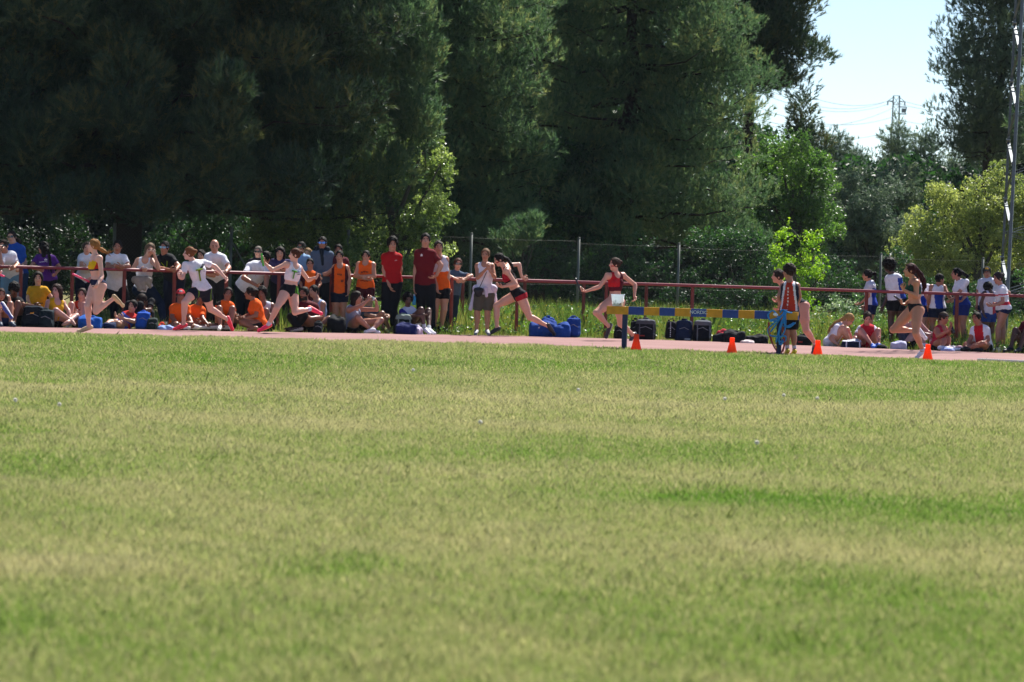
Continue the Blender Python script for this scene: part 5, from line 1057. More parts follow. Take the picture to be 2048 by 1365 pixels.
j = person('woman in grey tank top photographing with a silver compact camera, sunglasses on her head', 708, seat(708, .5), a=-50, look=-72, pose='cross', h=1.66, fat=1.05, skin='a87664', hair='221714', hs='long', J='hd 714 596 0;nk 705 612 0;shr 697 619 -.1;shl 713 617 .2;elr 722 612 -;wrr 735 602 -.25;hnr 740 598 -.25;ell 754 620 0;wrl 753 604 -.05;hnl 749 597 -.1;hpr 704 655 0;hpl 706 653 .2;knr 716 636 -;anr 742 664 -.2;tor 756 665 -.2;knl 762 641 -.05;anl 744 661 -.25;tol 732 664 -.3', top=('tank', '8a90a8'), bottom=('shorts', '161a24'), shoes=('dcdce6', 0), socks=('dcdce6', .06), curl=.9, group=GT)
c_ = P(743, 598, seat(708, .5) - .2); mb = MB(); mb.box(c_, (.115, .035, .065), bevel=.01, mi=0); mb.box(c_ + [0, .0, .036], (.05, .03, .014), bevel=.004, mi=0); mb.lathe((0, 0, 0), [(.001, .0), (.026, .0), (.026, .03), (.022, .03), (.020, .022), (.001, .02)], 14, 1)
v = mb.v[-1]; mb.v[-1] = np.stack([v[:, 0] + c_[0], -v[:, 2] + c_[1] - .0175, v[:, 1] + c_[2]], 1)
tag(mb.build('camera', [mat('silver', 'b8bcc4', rough=.3, metal=.6), mat('black_plastic', '15151a', rough=.3)], loc=tuple(c_)), 'silver compact camera held up by the woman in the grey tank top', 'camera')
person('boy hidden behind the photographing woman with his bent leg showing', 752, seat(752, .9), a=-35, pose='sit', h=1.6, sex='m', skin='8f6a54', hair='1a1412', hs='short', J='hd 722 606 .2;nk 724 618 .2;shl 734 622 .2;shr 716 622 .2;hpl 742 652 0;hpr 736 652 0;knl 764 628 -;anl 779 658 -.05;tol 788 663 -.1;knr 752 634 0;anr 770 660 -.05', top=('tee', '3a4a5a'), bottom=('shorts', DK), shoes=('9aa860', 'e8e8f0'), group=GT)
person('dark skinned girl with curly hair hugging her knees, white top', 818, seat(818, .55), a=-35, look=-15, pitch=-10, pose='sit', h=1.62, skin='54342a', hair='14100f', hs='curly', J='hd 816 600 0;nk 815 617 .05;shr 803 623 -.05;shl 828 622 .15;elr 812 633 -.2;wrr 836 632 -.35;hnr 843 632 -.35;ell 836 630 .0;wrl 851 631 -.2;hnl 858 631 -.25;knl 857 622 -;anl 858 660 -.25;tol 868 668 -.35;knr 842 620 -.3;anr 849 658 -.3;tor 858 668 -.4;hpr 816 652 .1;hpl 824 652 .2', top=('tee', 'd6d8ec', '2c2c88'), bottom=('shorts', 'e0e0ec'), shoes=('e8e8f0', 0), socks=('c8d0d8', .10), paint_top=lambda q: (np.abs(q[:, 0]) > .14).astype(int), group=GT)
# right side
def plusb(jj, o):
    k = jj['k']; T = jj['T']; mb = MB(); R = np.stack([jj['sideS'], jj['frS'], jj['up']], 1); rg = random.Random(4)
    for i in range(7):
        u = .78 - i * .10; p = jj['pc'] + jj['up'] * u * T - jj['frS'] * .121 * k + jj['sideS'] * (.0 + .01 * rg.uniform(-1, 1)) * k
        mb.box(p, (.02, .006, .03), R); mb.box(p + jj['up'] * .012, (.028, .007, .006), R)
    mb.build('print', mat('print', 'e8d8d8', var=0), parent=o)
person('curly haired boy in red, white and navy vest, back turned, by the rope', 1580, 69.0, a=155, look=110, top_y=529, h=1.5, sex='m', fat=1.02, skin='a8705a', hair='2a1c18', hs='curly',
       J='hd 1577 544 0;nk 1580 563 0;shl 1565 569 .1;shr 1596 570 0;ell 1558 592 .05;wrl 1560 616 .2;elr 1599 592 .05;wrr 1593 615 .15;hpl 1570 628 0;hpr 1587 628 0;knl 1573 664 0;knr 1586 664 0;anl 1575 702 0;anr 1589 703 0;tol 1571 710 .15;tor 1585 711 .15',
       top=('vest', 'c23a28', 'e6e2ec', '1a1d33'), bottom=('long', '141826'), shoes=('d8c83a', 0), socks=('d8d4ea', .13), plus=plusb,
       paint_top=lambda q: np.where(q[:, 2] < .10, 2, np.where((np.abs(q[:, 0]) > .055 + (1 - q[:, 2]) * .085) & (np.abs(q[:, 0]) < .10 + (1 - q[:, 2]) * .07), 1, np.where(np.abs(q[:, 0]) >= .10 + (1 - q[:, 2]) * .07, 2, 0))))
person('blond girl in white top sitting and looking down at a bag', 1668, seat(1668, .5), a=-75, look=-60, pitch=-38, pose='sit', h=1.62, skin='c98f7c', hair='a5814e', hs='pony', J='hd 1698 640 -.05;nk 1682 649 0;shr 1674 655 -.15;shl 1682 652 .15;elr 1664 680 -.2;wrr 1676 690 -.35;ell 1690 675 .1;wrl 1700 690 -.1;hpr 1660 687 -.05;hpl 1664 686 .12;knr 1686 656 -;anr 1702 688 -.1;tor 1712 692 -.12;knl 1694 660 .1;anl 1706 690 .1', top=('tee', 'f4eefc'), bottom=('shorts', 'dcd8e8'), shoes=('2a2c34', 'b03038'), hairpts=[(1682, 640, 0, .03), (1670, 646, 0, .028), (1660, 656, 0, .022), (1655, 668, 0, .01)], group=GT)
person('girl in red and white top sitting with raised knees, dark hair parted', 1733, seat(1733, .5), a=5, look=-5, pitch=-25, pose='sit', h=1.6, skin='c08274', hair='3a2c26', hs='pony', J='hd 1735 637 -.1;nk 1734 652 0;shr 1719 657 0;shl 1749 657 0;elr 1710 674 -.1;wrr 1716 684 -.3;ell 1756 668 -.1;wrl 1758 676 -.3;hpr 1726 690 .1;hpl 1742 690 .1;knr 1722 662 -;anr 1744 690 -.35;tor 1748 694 -.45;knl 1756 662 -;anl 1757 690 -.35', top=('tee', 'c81e34', 'e2dcec'), bottom=('shorts', 'b01c30'), shoes=('3a6ad0', 0), paint_top=lambda q: (np.abs(q[:, 0]) > .13).astype(int), group=GT)
person('girl in white and blue kit with black ponytail behind the seated girls', 1738, rl(1738, .45), a=80, look=95, top_y=537, skin='c98a72', hair='1a1417', hs='pony', J='hd 1734 551 0;nk 1741 564 0;ell 1739 592 -.1;wrl 1722 606 -.1;hnl 1715 610 -.1;shl 1742 572 -.15', top=('tee', 'dfe0f2', '1e3fae'), bottom=('shorts', '18234e'), paint_top=lambda q: ((q[:, 1] < .0) & (q[:, 2] < .72)).astype(int), group='athletes standing behind the railing')
person('tall dark skinned athlete with afro hair in white vest and black shorts', 1790, rl(1790, .35), a=150, look=125, top_y=515, sex='m', skin='4a2c24', hair='120d0d', hs='afro', J='hd 1777 533 0;nk 1785 548 0;shl 1774 556 .1;shr 1800 558 0;ell 1778 588 .1;wrl 1766 614 .1;hnl 1763 620 .1;elr 1804 586 0;wrr 1800 606 .2', top=('vest', 'f0f0fc', '2a4fb0'), bottom=('shorts', '15161f'), shoes=('d8d8e0', 0), paint_top=lambda q: ((q[:, 0] < -.06) & (q[:, 2] < .8)).astype(int), group='athletes standing behind the railing')
person('girl in white and blue behind the dark green bra runner, only arm and kit showing', 1848, rl(1848, .5), a=-60, top_y=545, skin='c08a78', hair='241a1a', hs='bun', J='hd 1836 556 .2;nk 1838 570 .2;elr 1852 592 -.1;wrr 1860 606 -.15;hnr 1858 612 -.2', top=('tee', 'f0f0fc', '1e3fae'), bottom=('shorts', '1c2c5e'), paint_top=lambda q: (q[:, 2] < .4).astype(int), group='athletes standing behind the railing')
person('boy in white and blue vest with black cropped hair, back to the camera', 1872, rl(1872, .4), a=165, look=-110, top_y=545, h=1.58, sex='m', skin='a06a54', hair='131114', hs='short', J='hd 1880 559 0;nk 1874 572 0;elr 1897 592 -.1;wrr 1905 602 .2', top=('vest', 'f0f0fc', '2448b0'), bottom=('shorts', '16203c'), shoes=('c0c0cc', 0), paint_top=lambda q: ((q[:, 2] < .62) & (np.abs(q[:, 0]) < .085 + .03 * q[:, 2])).astype(int), group='athletes standing behind the railing')
person('girl with long black ponytail in white t-shirt and blue shorts', 1920, rl(1920, .35), a=60, look=85, top_y=532, skin='b37a66', hair='100e16', hs='pony', J='hd 1912 548 0;nk 1920 563 0;elr 1932 590 -.1;wrr 1925 600 -.25;ell 1915 590 -.15;wrl 1903 600 -.3', top=('tee', 'f0f0fc', '1f3a96'), bottom=('shorts', '1d2f7e'), hairpts=[(1924, 545, .0, .034), (1934, 552, .0, .034), (1935, 570, -.08, .03), (1937, 590, -.08, .014)], paint_top=lambda q: (q[:, 2] < .36).astype(int), group='athletes standing behind the railing')
person('man in black cap with yellow front and white t-shirt behind the young athletes', 1972, rl(1972, .95), a=20, look=10, top_y=533, sex='m', fat=1.1, skin='a86e5c', hair='15120f', hs='short', cap=('17181f', 'd8a030'), h=1.74, J='hd 1974 546 0', top=('tee', 'dcdcec'), bottom=('shorts', '1a2c50'), shoes=('303040', 0), group='athletes standing behind the railing')
person('small dark skinned child looking down between the man in the cap and the tall girl', 1975, rl(1975, .25), a=-30, look=-40, pitch=-30, top_y=561, h=1.36, sex='m', skin='4f3026', hair='0f0c0e', hs='curly', J='hd 1976 577 0', top=('vest', 'e0d8ea', 'c04050'), bottom=('shorts', '24408c'), paint_top=lambda q: ((q[:, 2] < .5) & (q[:, 0] > .02)).astype(int), shoes=('303040', 0), group='athletes standing behind the railing')
person('tall girl in white top with red and blue trim beside the mast', 2003, rl(2003, -.6), a=60, look=70, pitch=-12, top_y=541, skin='b37c6a', hair='2c2228', hs='bun', J='hd 1996 557 0;nk 2003 573 0;shl 2004 580 -.14;shr 2006 580 .15;ell 2006 604 -.2;wrl 1986 612 -.25;hnl 1978 612 -.25;elr 2018 586 .2;wrr 1996 606 .1;knl 1996 660 0;knr 2006 660 .1;anl 1995 698 0;anr 2006 699 .1', top=('tee', 'f2f0fc', 'c83048'), bottom=('hot', '172250', '172250'), paint_top=lambda q: ((q[:, 2] < .30) & (q[:, 2] > .15) | (np.abs(q[:, 2] - .62) < .03)).astype(int), group='athletes standing behind the railing')
person('seated boy in pink red vest and black shorts holding a bottle to his mouth', 1882, seat(1882, .55), a=-45, look=-60, pitch=-8, pose='sit', h=1.6, sex='m', skin='b87058', hair='33251f', hs='short', band='2a2030', J='hd 1888 637 0;nk 1882 653 0;shr 1873 660 -.1;shl 1890 657 .15;elr 1876 673 -.2;wrr 1892 665 -.3;hnr 1898 660 -.3;ell 1898 668 0;wrl 1902 656 -.15;hpr 1873 692 0;hpl 1880 690 .2;knr 1888 682 -.35;anr 1882 697 -.5;knl 1896 678 -.1;anl 1897 695 -.2', top=('vest', 'c82848'), bottom=('shorts', '16181f'), shoes=('c8cce0', 0), group=GT)
person('boy in white and red shirt sitting cross-legged beside the tall girl', 1958, seat(1958, .5), a=30, look=40, pose='cross', h=1.62, sex='m', skin='a8664e', hair='17120f', hs='short', J='hd 1953 637 0;nk 1960 653 0;shr 1946 658 .05;shl 1974 660 0;elr 1941 678 0;wrr 1934 692 -.2;ell 1976 680 -.1;wrl 1960 690 -.3;hpr 1958 695 .1;hpl 1974 695 .05;knl 1964 688 -;anl 1934 698 -.35;tol 1925 699 -.35;knr 1932 690 -.1;anr 1942 698 -.3', top=('tee', 'f2eefc', 'd01e2c'), bottom=('shorts', '171821'), shoes=('15161d', 0), paint_top=lambda q: ((np.abs(q[:, 0] + .02) < .085) & (q[:, 1] > 0)).astype(int), group=GT)
person('seated person with outstretched legs and white trainers beside the rightmost cone', 1838, seat(1838, .7), a=-55, pose='sit', h=1.6, skin='b88a86', hair='241a1a', hs='long', J='hpr 1812 690 0;hpl 1816 688 .2;nk 1806 655 .1;hd 1808 640 .1;knr 1836 662 0;anr 1850 690 -.15;tor 1862 696 -.2;knl 1842 660 .2;anl 1866 684 .05;tol 1880 692 0', top=('vest', '3a3a50'), bottom=('shorts', DK), shoes=('dedcee', 0), group=GT)
person('dark skinned person in dark red at the right frame edge', 2056, seat(2056, .9), a=40, pose='sit', h=1.66, sex='m', skin='54342a', hair='120e0e', hs='short', top=('tee', '5a1424'), bottom=('shorts', DK), shoes=('2a2a34', 0), group=GT)
# ---------------------------------------------------------------- railings
RED = mat('red_paint', '8a3540', rough=.45, spec=.5, var=.12, scale=6)
RUST = mat('rusty_red_paint', '7c3730', rough=.6, var=.25, scale=10)
def railing(off, posts, x0, x1, label, zr=1.03):
    xs = np.arange(x0, x1 + 1, 40); p = [G(x, RAILY(x) + off, zr) for x in xs]
    t = root('railing', G(x0, RAILY(x0) + off), label, 'railing')
    mb = MB(); mb.tube(p, .030, 10); mb.build('top_rail', RED, t, smooth=True)
    for x in posts:
        b = G(x, RAILY(x) + off); mb = MB(); mb.tube([b - [0, 0, .05], b + [0, 0, zr - .025]], .034, 10); mb.tube([b, b + [0, 0, .012]], .06, 10); mb.build('post', RUST, t, smooth=False)
    return t
railing(0, [-170, -65, 39, 142, 246, 346, 450, 555, 660, 765, 901, 1032, 1210, 1382, 1556, 1730, 1911, 2095, 2280], -400, 2500, 'long dark red tubular railing behind the track with the spectators leaning on it')
railing(2.1, [923, 1047, 1165, 1290], 921, 1292, 'second short red railing just behind the long one, by the woman in khaki shorts', 1.0)
# ---------------------------------------------------------------- wire fence
GALV = mat('galvanised_steel', '6e716c', rough=.5, metal=.3, var=.15, scale=8)
WIREM = mat('fence_wire', '363a36', rough=.5, metal=.3, var=0)
FP = [(230, 448, 83.5), (463, 456, 84.5), (697, 462, 85.5), (943, 468, 86.5), (1158, 477, 88), (1358, 488, 89.5), (1562, 497, 91), (1762, 508, 92.5), (1966, 517, 94), (2170, 526, 95.5)]
t = root('wire_fence', G(943, 86.5), 'chain link fence on grey steel posts in front of the trees', 'fence')
tops = []
for i, (x, y, Y) in enumerate(FP):
    tp = P(x, y, Y); b = tp.copy(); b[2] = -.05; tops.append(tp); mb = MB(); mb.tube([b, tp], .030, 8); mb.tube([tp, tp + [0, 0, .02]], [.036, .028], 8); mb.build('post', GALV, t, smooth=True)
    if i == 1:
        for s in (-1, 1):
            mb = MB(); mb.tube([tp - [0, 0, .25], tp + [s * .95, .1, -tp[2]]], .018, 6); mb.build('brace', GALV, t, smooth=True)
mb = MB()
for A, B in zip(tops[:-1], tops[1:]):
    h = min(A[2], B[2]) - .08; d = B - A; d[2] = 0; L = np.linalg.norm(d); d /= L; nn = np.array([-d[1], d[0], 0])
    s = .075
    for k, sg in ((0, 1), (1, -1)):
        for u in np.arange(-h, L, s):
            a0, a1 = max(u, 0), min(u + h, L)
            if a1 - a0 < .02: continue
            z0, z1 = a0 - u, a1 - u
            if sg < 0: z0, z1 = h - z0, h - z1
            p0 = np.array([A[0], A[1], 0]) + d * a0 + [0, 0, z0 + .03] + nn * .004 * sg; p1 = np.array([A[0], A[1], 0]) + d * a1 + [0, 0, z1 + .03] + nn * .004 * sg
            mb.tube([p0, p1], .0018, 3, cap=False)
    for zz in (.08, h * .5, h + .02):
        mb.tube([np.array([A[0], A[1], zz]), np.array([(A[0] + B[0]) / 2, (A[1] + B[1]) / 2, zz - .012]), np.array([B[0], B[1], zz])], .0015, 4, cap=False)
mb.build('wire_mesh', WIREM, t)
# ---------------------------------------------------------------- steeplechase barrier and what stands on it
YL, YR = 69.2, 68.75
A = P(1214, 626, YL); B = P(1596, 637, YR); zc = .665; A[2] = B[2] = zc; d = B - A; L = np.linalg.norm(d); d /= L; nn = np.array([-d[1], d[0], 0]); R = np.stack([d, nn, [0, 0, 1]], 1)
t = root('steeplechase_barrier', (A + B) / 2 * [1, 1, 0], 'yellow and blue striped steeplechase barrier on two dark posts', 'barrier')
YEL = mat('yellow_paint', 'd8961e', rough=.55, var=.14, scale=9); BLU = mat('blue_paint', '25408c', rough=.5, var=.15, scale=9)
DB = mat('dark_blue_paint', '1c2a50', rough=.5, var=.2, scale=7)
cuts = [1214, 1258, 1289, 1320, 1351, 1383, 1414, 1446, 1478, 1510, 1540, 1596]; mb = MB()
for i, (a, b) in enumerate(zip(cuts[:-1], cuts[1:])):
    fa, fb = (a - 1214) / 382, (b - 1214) / 382; c = A + d * L * (fa + fb) / 2; mb.box(c, (L * (fb - fa), .127, .130), R, mi=i % 2, bevel=.004 if False else 0)
mb.box(B + d * .004 + [0, 0, -.03], (.008, .10, .07), R, mi=1)
mb.build('beam', [YEL, BLU], t)
mb = MB(); c = A + d * L * (1383 + 15.5 - 1214) / 382 - nn * .0655 + [0, 0, .008]; mb.box(c, (.235, .003, .075), R); pl = mb.build('sign_plate', BLU, t)
cu = bpy.data.curves.new('lettering', 'FONT'); cu.body = 'NORDIC'; cu.size = .078; cu.align_x = 'CENTER'; cu.align_y = 'CENTER'; cu.extrude = .0008; cu.space_character = .95
tmp = bpy.data.objects.new('tmp', cu); SC.collection.objects.link(tmp); dg = bpy.context.evaluated_depsgraph_get(); me = bpy.data.meshes.new_from_object(tmp.evaluated_get(dg)); bpy.data.objects.remove(tmp)
me.materials.clear(); me.materials.append(mat('white_print', 'dfe4ea', var=0)); lo = bpy.data.objects.new('lettering', me); link(lo, pl)
base = np.array(t['_o']); M = np.eye(4); M[:3, :3] = np.stack([d, [0, 0, 1], -nn], 1); M[:3, 3] = c - nn * .0035 - base; lo.matrix_local = Matrix(M.tolist())
for px_, Yp in ((1248, 69.15), (1557, 68.8)):
    b = G(px_, Yp); mb = MB(); mb.box(b + [0, 0, (zc - .065) / 2], (.082, .082, zc - .065), R, bevel=.008); mb.build('post', DB, t)
    mb = MB(); mb.box(b + [0, 0, .018], (.09, .5, .03), R, bevel=.006); mb.build('foot', DB, t)
c = P(1235, 617, 69.18); c[2] = zc + .065
mb = MB(); mb.lathe(c, [(.001, .004), (.088, .004), (.108, .185), (.116, .187), (.116, .197), (.104, .197), (.086, .012), (.001, .012)], 24)
o = mb.build('bucket', mat('white_plastic', 'dfe8f0', rough=.35, trans=.5, var=.03), smooth=True, loc=tuple(c)); tag(o, 'translucent white plastic bucket standing on the left end of the barrier', 'bucket'); o['_o'] = [float(v) for v in c]
mb = MB(); rg = random.Random(5)
for i in range(46):
    a = rg.random() * 6.28; r = .075 * rg.random() ** .5; q = c + [r * math.cos(a), r * math.sin(a), .02 + .085 * rg.random()]; mb.tube([q, q + [rg.uniform(-.03, .03), rg.uniform(-.03, .03), .025]], .011, 5)
mb.build('contents', mat('dark_spikes', '2c3140', rough=.4, var=.3, scale=50), parent=o)
o2 = MB(); pts = [c + np.array([.113 * math.cos(a), .113 * math.sin(a) - .006, .19 - .05 * math.sin(a) if a < math.pi else .19]) for a in np.linspace(0, math.pi, 12)]
# coil of rope and ribbons
def ropes(name, loops, r, col, label, parent=None):
    mb = MB()
    for pts in loops:
        q = np.array([P(x, y, Y) for x, y, Y in pts]); n = 26; tt = np.linspace(0, len(q) - 1, n); i0 = np.minimum(tt.astype(int), len(q) - 2); f = tt - i0
        # catmull-rom
        qq = np.concatenate([[2 * q[0] - q[1]], q, [2 * q[-1] - q[-2]]]); i = i0 + 1
        p0, p1, p2, p3 = qq[i - 1], qq[i], qq[i + 1], qq[i + 2]; f = f[:, None]
        C_ = .5 * (2 * p1 + (p2 - p0) * f + (2 * p0 - 5 * p1 + 4 * p2 - p3) * f ** 2 + (3 * p1 - p0 - 3 * p2 + p3) * f ** 3)
        mb.tube(C_, r, 6)
    return mb
Z = 68.62
bl = [[(1539, 640, Z), (1536, 630, Z), (1546, 622, Z), (1556, 634, Z - .02), (1553, 641, Z), (1540, 643, Z - .03)],
      [(1540, 641, Z), (1556, 636, Z - .03), (1569, 626, Z), (1573, 622, Z), (1562, 655, Z - .04), (1554, 676, Z)],
      [(1541, 664, Z), (1552, 650, Z - .03), (1565, 630, Z), (1570, 622, Z + .05), (1570, 660, Z - .05), (1556, 682, Z)],
      [(1536, 664, Z), (1538, 656, Z), (1556, 640, Z - .05), (1571, 626, Z)], [(1536, 664, Z), (1540, 671, Z), (1556, 674, Z - .06), (1571, 673, Z - .02), (1569, 684, Z), (1556, 682, Z - .05)],
      [(1571, 627, Z), (1568, 645, Z - .05), (1574, 653, Z - .03), (1588, 646, Z)], [(1566, 652, Z), (1578, 655, Z - .03), (1591, 646, Z)], [(1564, 640, Z - .03), (1558, 662, Z - .06), (1559, 690, Z - .03)],
      [(1560, 626, Z), (1566, 620, Z + .03), (1575, 625, Z), (1585, 626, Z + .1)], [(1571, 625, Z), (1560, 655, Z - .07), (1552, 685, Z - .04)], [(1555, 678, Z), (1562, 690, Z - .05), (1566, 680, Z)]]
rr_ = root('rope', G(1556, Z), 'bright blue rope and coloured tapes looped over the right end of the barrier', 'rope')
ropes('rope', bl, .0135, None, None).build('rope_loops', mat('blue_rope', '2a86c8', rough=.6, var=.15), rr_, smooth=True)
ropes('t', [[(1537, 645, Z), (1538, 668, Z), (1546, 690, Z), (1553, 702, Z)], [(1562, 640, Z), (1566, 670, Z), (1568, 690, Z), (1562, 708, Z)], [(1566, 640, Z + .03), (1570, 680, Z), (1566, 704, Z)], [(1539, 645, Z + .03), (1543, 680, Z), (1550, 698, Z)]], .012, None, None).build('red_tape', mat('red_tape', '9c2a38', rough=.5), rr_, smooth=True)
ropes('t', [[(1540, 645, Z), (1543, 670, Z), (1549, 688, Z), (1553, 697, Z)], [(1546, 650, Z + .02), (1546, 672, Z), (1551, 694, Z)], [(1564, 650, Z + .02), (1568, 676, Z)]], .011, None, None).build('yellow_tape', mat('yellow_tape', 'e0b82c', rough=.5), rr_, smooth=True)
q = P(1550, 629, Z - .02); tag(blobmesh('plastic_bag', [Pr('ell', q, ra=np.array([.032, .03, .026])), Pr('ell', q + [.03, 0, -.012], ra=.02)], .008, mat('white_film', 'f2f0fa', rough=.2, spec=.8), loc=tuple(q), noise=.004, nsc=80), 'crumpled scrap of shiny white plastic caught in the blue rope', 'plastic')
# ---------------------------------------------------------------- cones
def cone(loc):
    t = root('traffic_cone', loc, 'x', 'cone', 'small orange cones along the inside of the track'); loc = np.array(loc)
    mb = MB(); mb.lathe(loc, [(.001, .012), (.098, .012), (.092, .02), (.046, .205), (.043, .215), (.040, .285), (.034, .290), (.030, .285), (.030, .20)], 24); mb.build('cone_body', M_CONE, t, smooth=True)
    mb = MB(); mb.box(loc + [0, 0, .007], (.20, .20, .014), bevel=.004); mb.build('cone_base', M_CONE, t)
    return t
M_CONE = mat('orange_plastic', 'ff7436', rough=.45, spec=.4, trans=.7, var=.05)
labs = ['small orange cone by the left post of the barrier', 'small orange cone standing alone under the middle of the barrier', 'small orange cone beside the foot of the bent forward runner', 'small orange cone in front of the dark green bra runner']
c0 = cone(G(1272, 68.8)); c0['label'] = labs[0]
for (x, Y), lb in zip([(1463.5, 68.35), (1635, 68.35), (1855, 67.8)], labs[1:]):
    r = c0.copy(); SC.collection.objects.link(r); r.location = tuple(G(x, Y)); r['label'] = lb; r.rotation_euler = (0, 0, x)
    for ch in c0.children:
        c = ch.copy(); SC.collection.objects.link(c); c.parent = r
# ---------------------------------------------------------------- bags and things on the ground
def bag(name, x, Y, w, h, dep, col, label, cat='bag', col2=None, lean=0, shape='pack', group='bags on the ground', noise=.010, seed=0, prn=None):
    b = G(x, Y); k = Y / FPX; w = w * k / 2; h = h * k; rg = random.Random(seed + x); o_ = np.array
    if shape == 'pack':
        ps = [Pr('sbox', b + [-w * .05, 0, h * .22], b + [lean * h + w * .04, 0, h * .74], w * .97, w * .84, side=o_([1., 0, 0]), front=o_([0, 1., 0]), da=dep, db=dep * .8, clips=[(b, o_([0, 0, -1.])), (b + [0, 0, h], o_([0, 0, 1.]))], k=.03),
              Pr('sbox', b + [w * .1, -dep * .75, h * .2], b + [w * .1, -dep * .7, h * .45], w * .6, w * .55, side=o_([1., 0, 0]), front=o_([0, 1., 0]), da=dep * .45, db=dep * .4, clips=[(b, o_([0, 0, -1.]))], k=.025)]
        for q in (-1, 1): ps.append(Pr('cap', b + [q * w * .4, dep * .8, h * .3], b + [q * w * .4 + lean * h, dep * .8, h * .9], .022, k=.02))
        ps.append(Pr('cap', b + [-w * .2 + lean * h, 0, h * .98], b + [w * .2 + lean * h, 0, h * .98], .018, k=.02))
    elif shape == 'duffel':
        ps = [Pr('sbox', b + [-w * .97 + h * .3, 0, h * .34], b + [w * .97 - h * .3, 0, h * .38], h * .42, h * .46, side=o_([0, 0, 1.]), front=o_([0, 1., 0]), da=dep * .95, db=dep, clips=[(b, o_([0, 0, -1.]))], k=.04),
              Pr('ell', b + [w * .35 * rg.choice((-1, 1)), 0, h * .55], ra=o_([w * .45, dep * .9, h * .44]), k=.06), Pr('ell', b + [w * .1, -dep * .2, h * .30], ra=o_([w * .8, dep * .95, h * .33]), k=.06, clips=[(b, o_([0, 0, -1.]))]),
              Pr('cap', b + [-w * .3, -dep * .4, h * .8], b + [w * .3, -dep * .4, h * .85], .02, k=.02)]
        noise = .015
    else:   # heap of cloth
        ps = [Pr('ell', b + [rg.uniform(-.7, .7) * w, rg.uniform(-.5, .5) * dep, h * rg.uniform(.1, .4)], ra=o_([w * rg.uniform(.35, .6), dep * .7, h * rg.uniform(.45, .65)]), clips=[(b, o_([0, 0, -1.]))], k=.03) for i in range(6)]
        noise = .014
    cols = [cloth(col, bump=.8)] + ([cloth(col2, bump=.8)] if col2 else [])
    t = blobmesh(name, ps, .012, cols, loc=tuple(b), noise=noise, nsc=(13 if shape == 'duffel' else 24) + rg.random() * 8, paint=(lambda c: (((c - b)[:, 2] > h * .72) | (abs(abs((c - b)[:, 0] - w * .1) - w * .62) < .012)).astype(int)) if col2 else None)
    tag(t, label, cat, group); t['_o'] = [float(v) for v in b]
    if shape != 'heap':
        mb = MB(); yy = -dep * (1.15 if shape == 'pack' else .95)
        mb.tube([b + [-w * .5, yy * .9, h * .55], b + [0, yy, h * .62], b + [w * .55, yy * .9, h * .5]], .006, 5); mb.build('zip', mat('zip', '8a8c92', rough=.4, metal=.4, var=0), parent=t)
    if prn:
        mb = MB(); yy = -dep * 1.22
        for i in range(prn[1]): mb.box(b + [w * prn[2] + i * prn[4], yy, h * prn[3] + i * prn[5]], (.016, .008, .022))
        mb.build('print', mat('print', prn[0], var=0), parent=t)
    return t
def gp(x): return FARY(x) + .22
bag('duffel_bag', 1085, gp(1085), 62, 38, .2, '1b4596', 'royal blue sports bag with a small pale badge, leftmost of the three by the railing', shape='duffel', prn=('c8d0d8', 1, -.25, .5, 0, 0))
bag('duffel_bag', 1122, gp(1122) - .15, 40, 33, .2, '1c489c', 'low crumpled royal blue bag between the two taller blue bags', shape='duffel')
bag('duffel_bag', 1146, gp(1146), 32, 44, .18, '1a4494', 'upright royal blue bag, rightmost of the three by the railing', shape='pack')
bag('duffel_bag', 1095, gp(1095) + .5, 30, 42, .15, '1e4ca4', 'blue bag propped up behind the leftmost blue sports bag', shape='pack')
bag('backpack', 1238, gp(1238), 22, 30, .14, '14161e', 'small black bag behind the left post of the barrier')
bag('backpack', 1290, gp(1290) - .1, 46, 44, .18, '15171f', 'large black rucksack with pale shiny top and red panel', col2='50545c', shape='pack', prn=('a03028', 5, -.5, .2, .02, 0))
bag('backpack', 1270, gp(1270) + .15, 22, 42, .15, '191b24', 'tall black bag leaning on the large black rucksack')
bag('backpack', 1342, gp(1342), 24, 44, .15, '15171f', 'narrow black bag with white lettering running up its front', prn=('c8ccd4', 8, -.2, .2, .0, .035))
bag('backpack', 1367, gp(1367) - .05, 38, 44, .18, '1c2a48', 'navy backpack between the two black bags', prn=('b8c0cc', 6, .1, .1, .018, .0))
bag('backpack', 1404, gp(1404) - .05, 40, 46, .18, '121620', 'round topped black backpack with white piping', col2='666a72')
bag('clothes_heap', 1444, gp(1444) + .2, 40, 28, .16, 'b8283a', 'crumpled red jacket lying on the black bags', 'jacket', shape='heap')
bag('duffel_bag', 1438, gp(1438), 30, 18, .14, '1b2028', 'low black bag under the red jacket', shape='duffel')
bag('duffel_bag', 1468, gp(1468) - .1, 48, 28, .16, '161a22', 'black holdall right of the red jacket', shape='duffel')
bag('duffel_bag', 1513, gp(1513), 48, 20, .15, '14171e', 'flat black bag at the right end of the row of bags', shape='duffel')
bag('towel', 1496, gp(1496) - .25, 26, 8, .12, 'd8c8c8', 'pale pink cloth in front of the flat black bag', 'cloth', shape='heap')
bag('backpack', 1606, gp(1606), 34, 26, .16, '15181f', 'black bag seen between the legs of the bent forward runner', shape='duffel', prn=('a03030', 4, -.6, .3, .02, 0))
bag('backpack', 66, gp(66) + .15, 46, 46, .18, '15202c', 'dark navy backpack with yellow badge beside the girl in the yellow vest', prn=('e0a020', 3, -.1, .62, .022, .004))
bag('backpack', 92, gp(92), 34, 38, .16, '14262e', 'dark green bag next to the navy backpack with the yellow badge')
bag('clothes_heap', 180, gp(180), 52, 28, .18, '2160b8', 'blue bag lying behind the standing foot of the ponytail runner', shape='duffel')
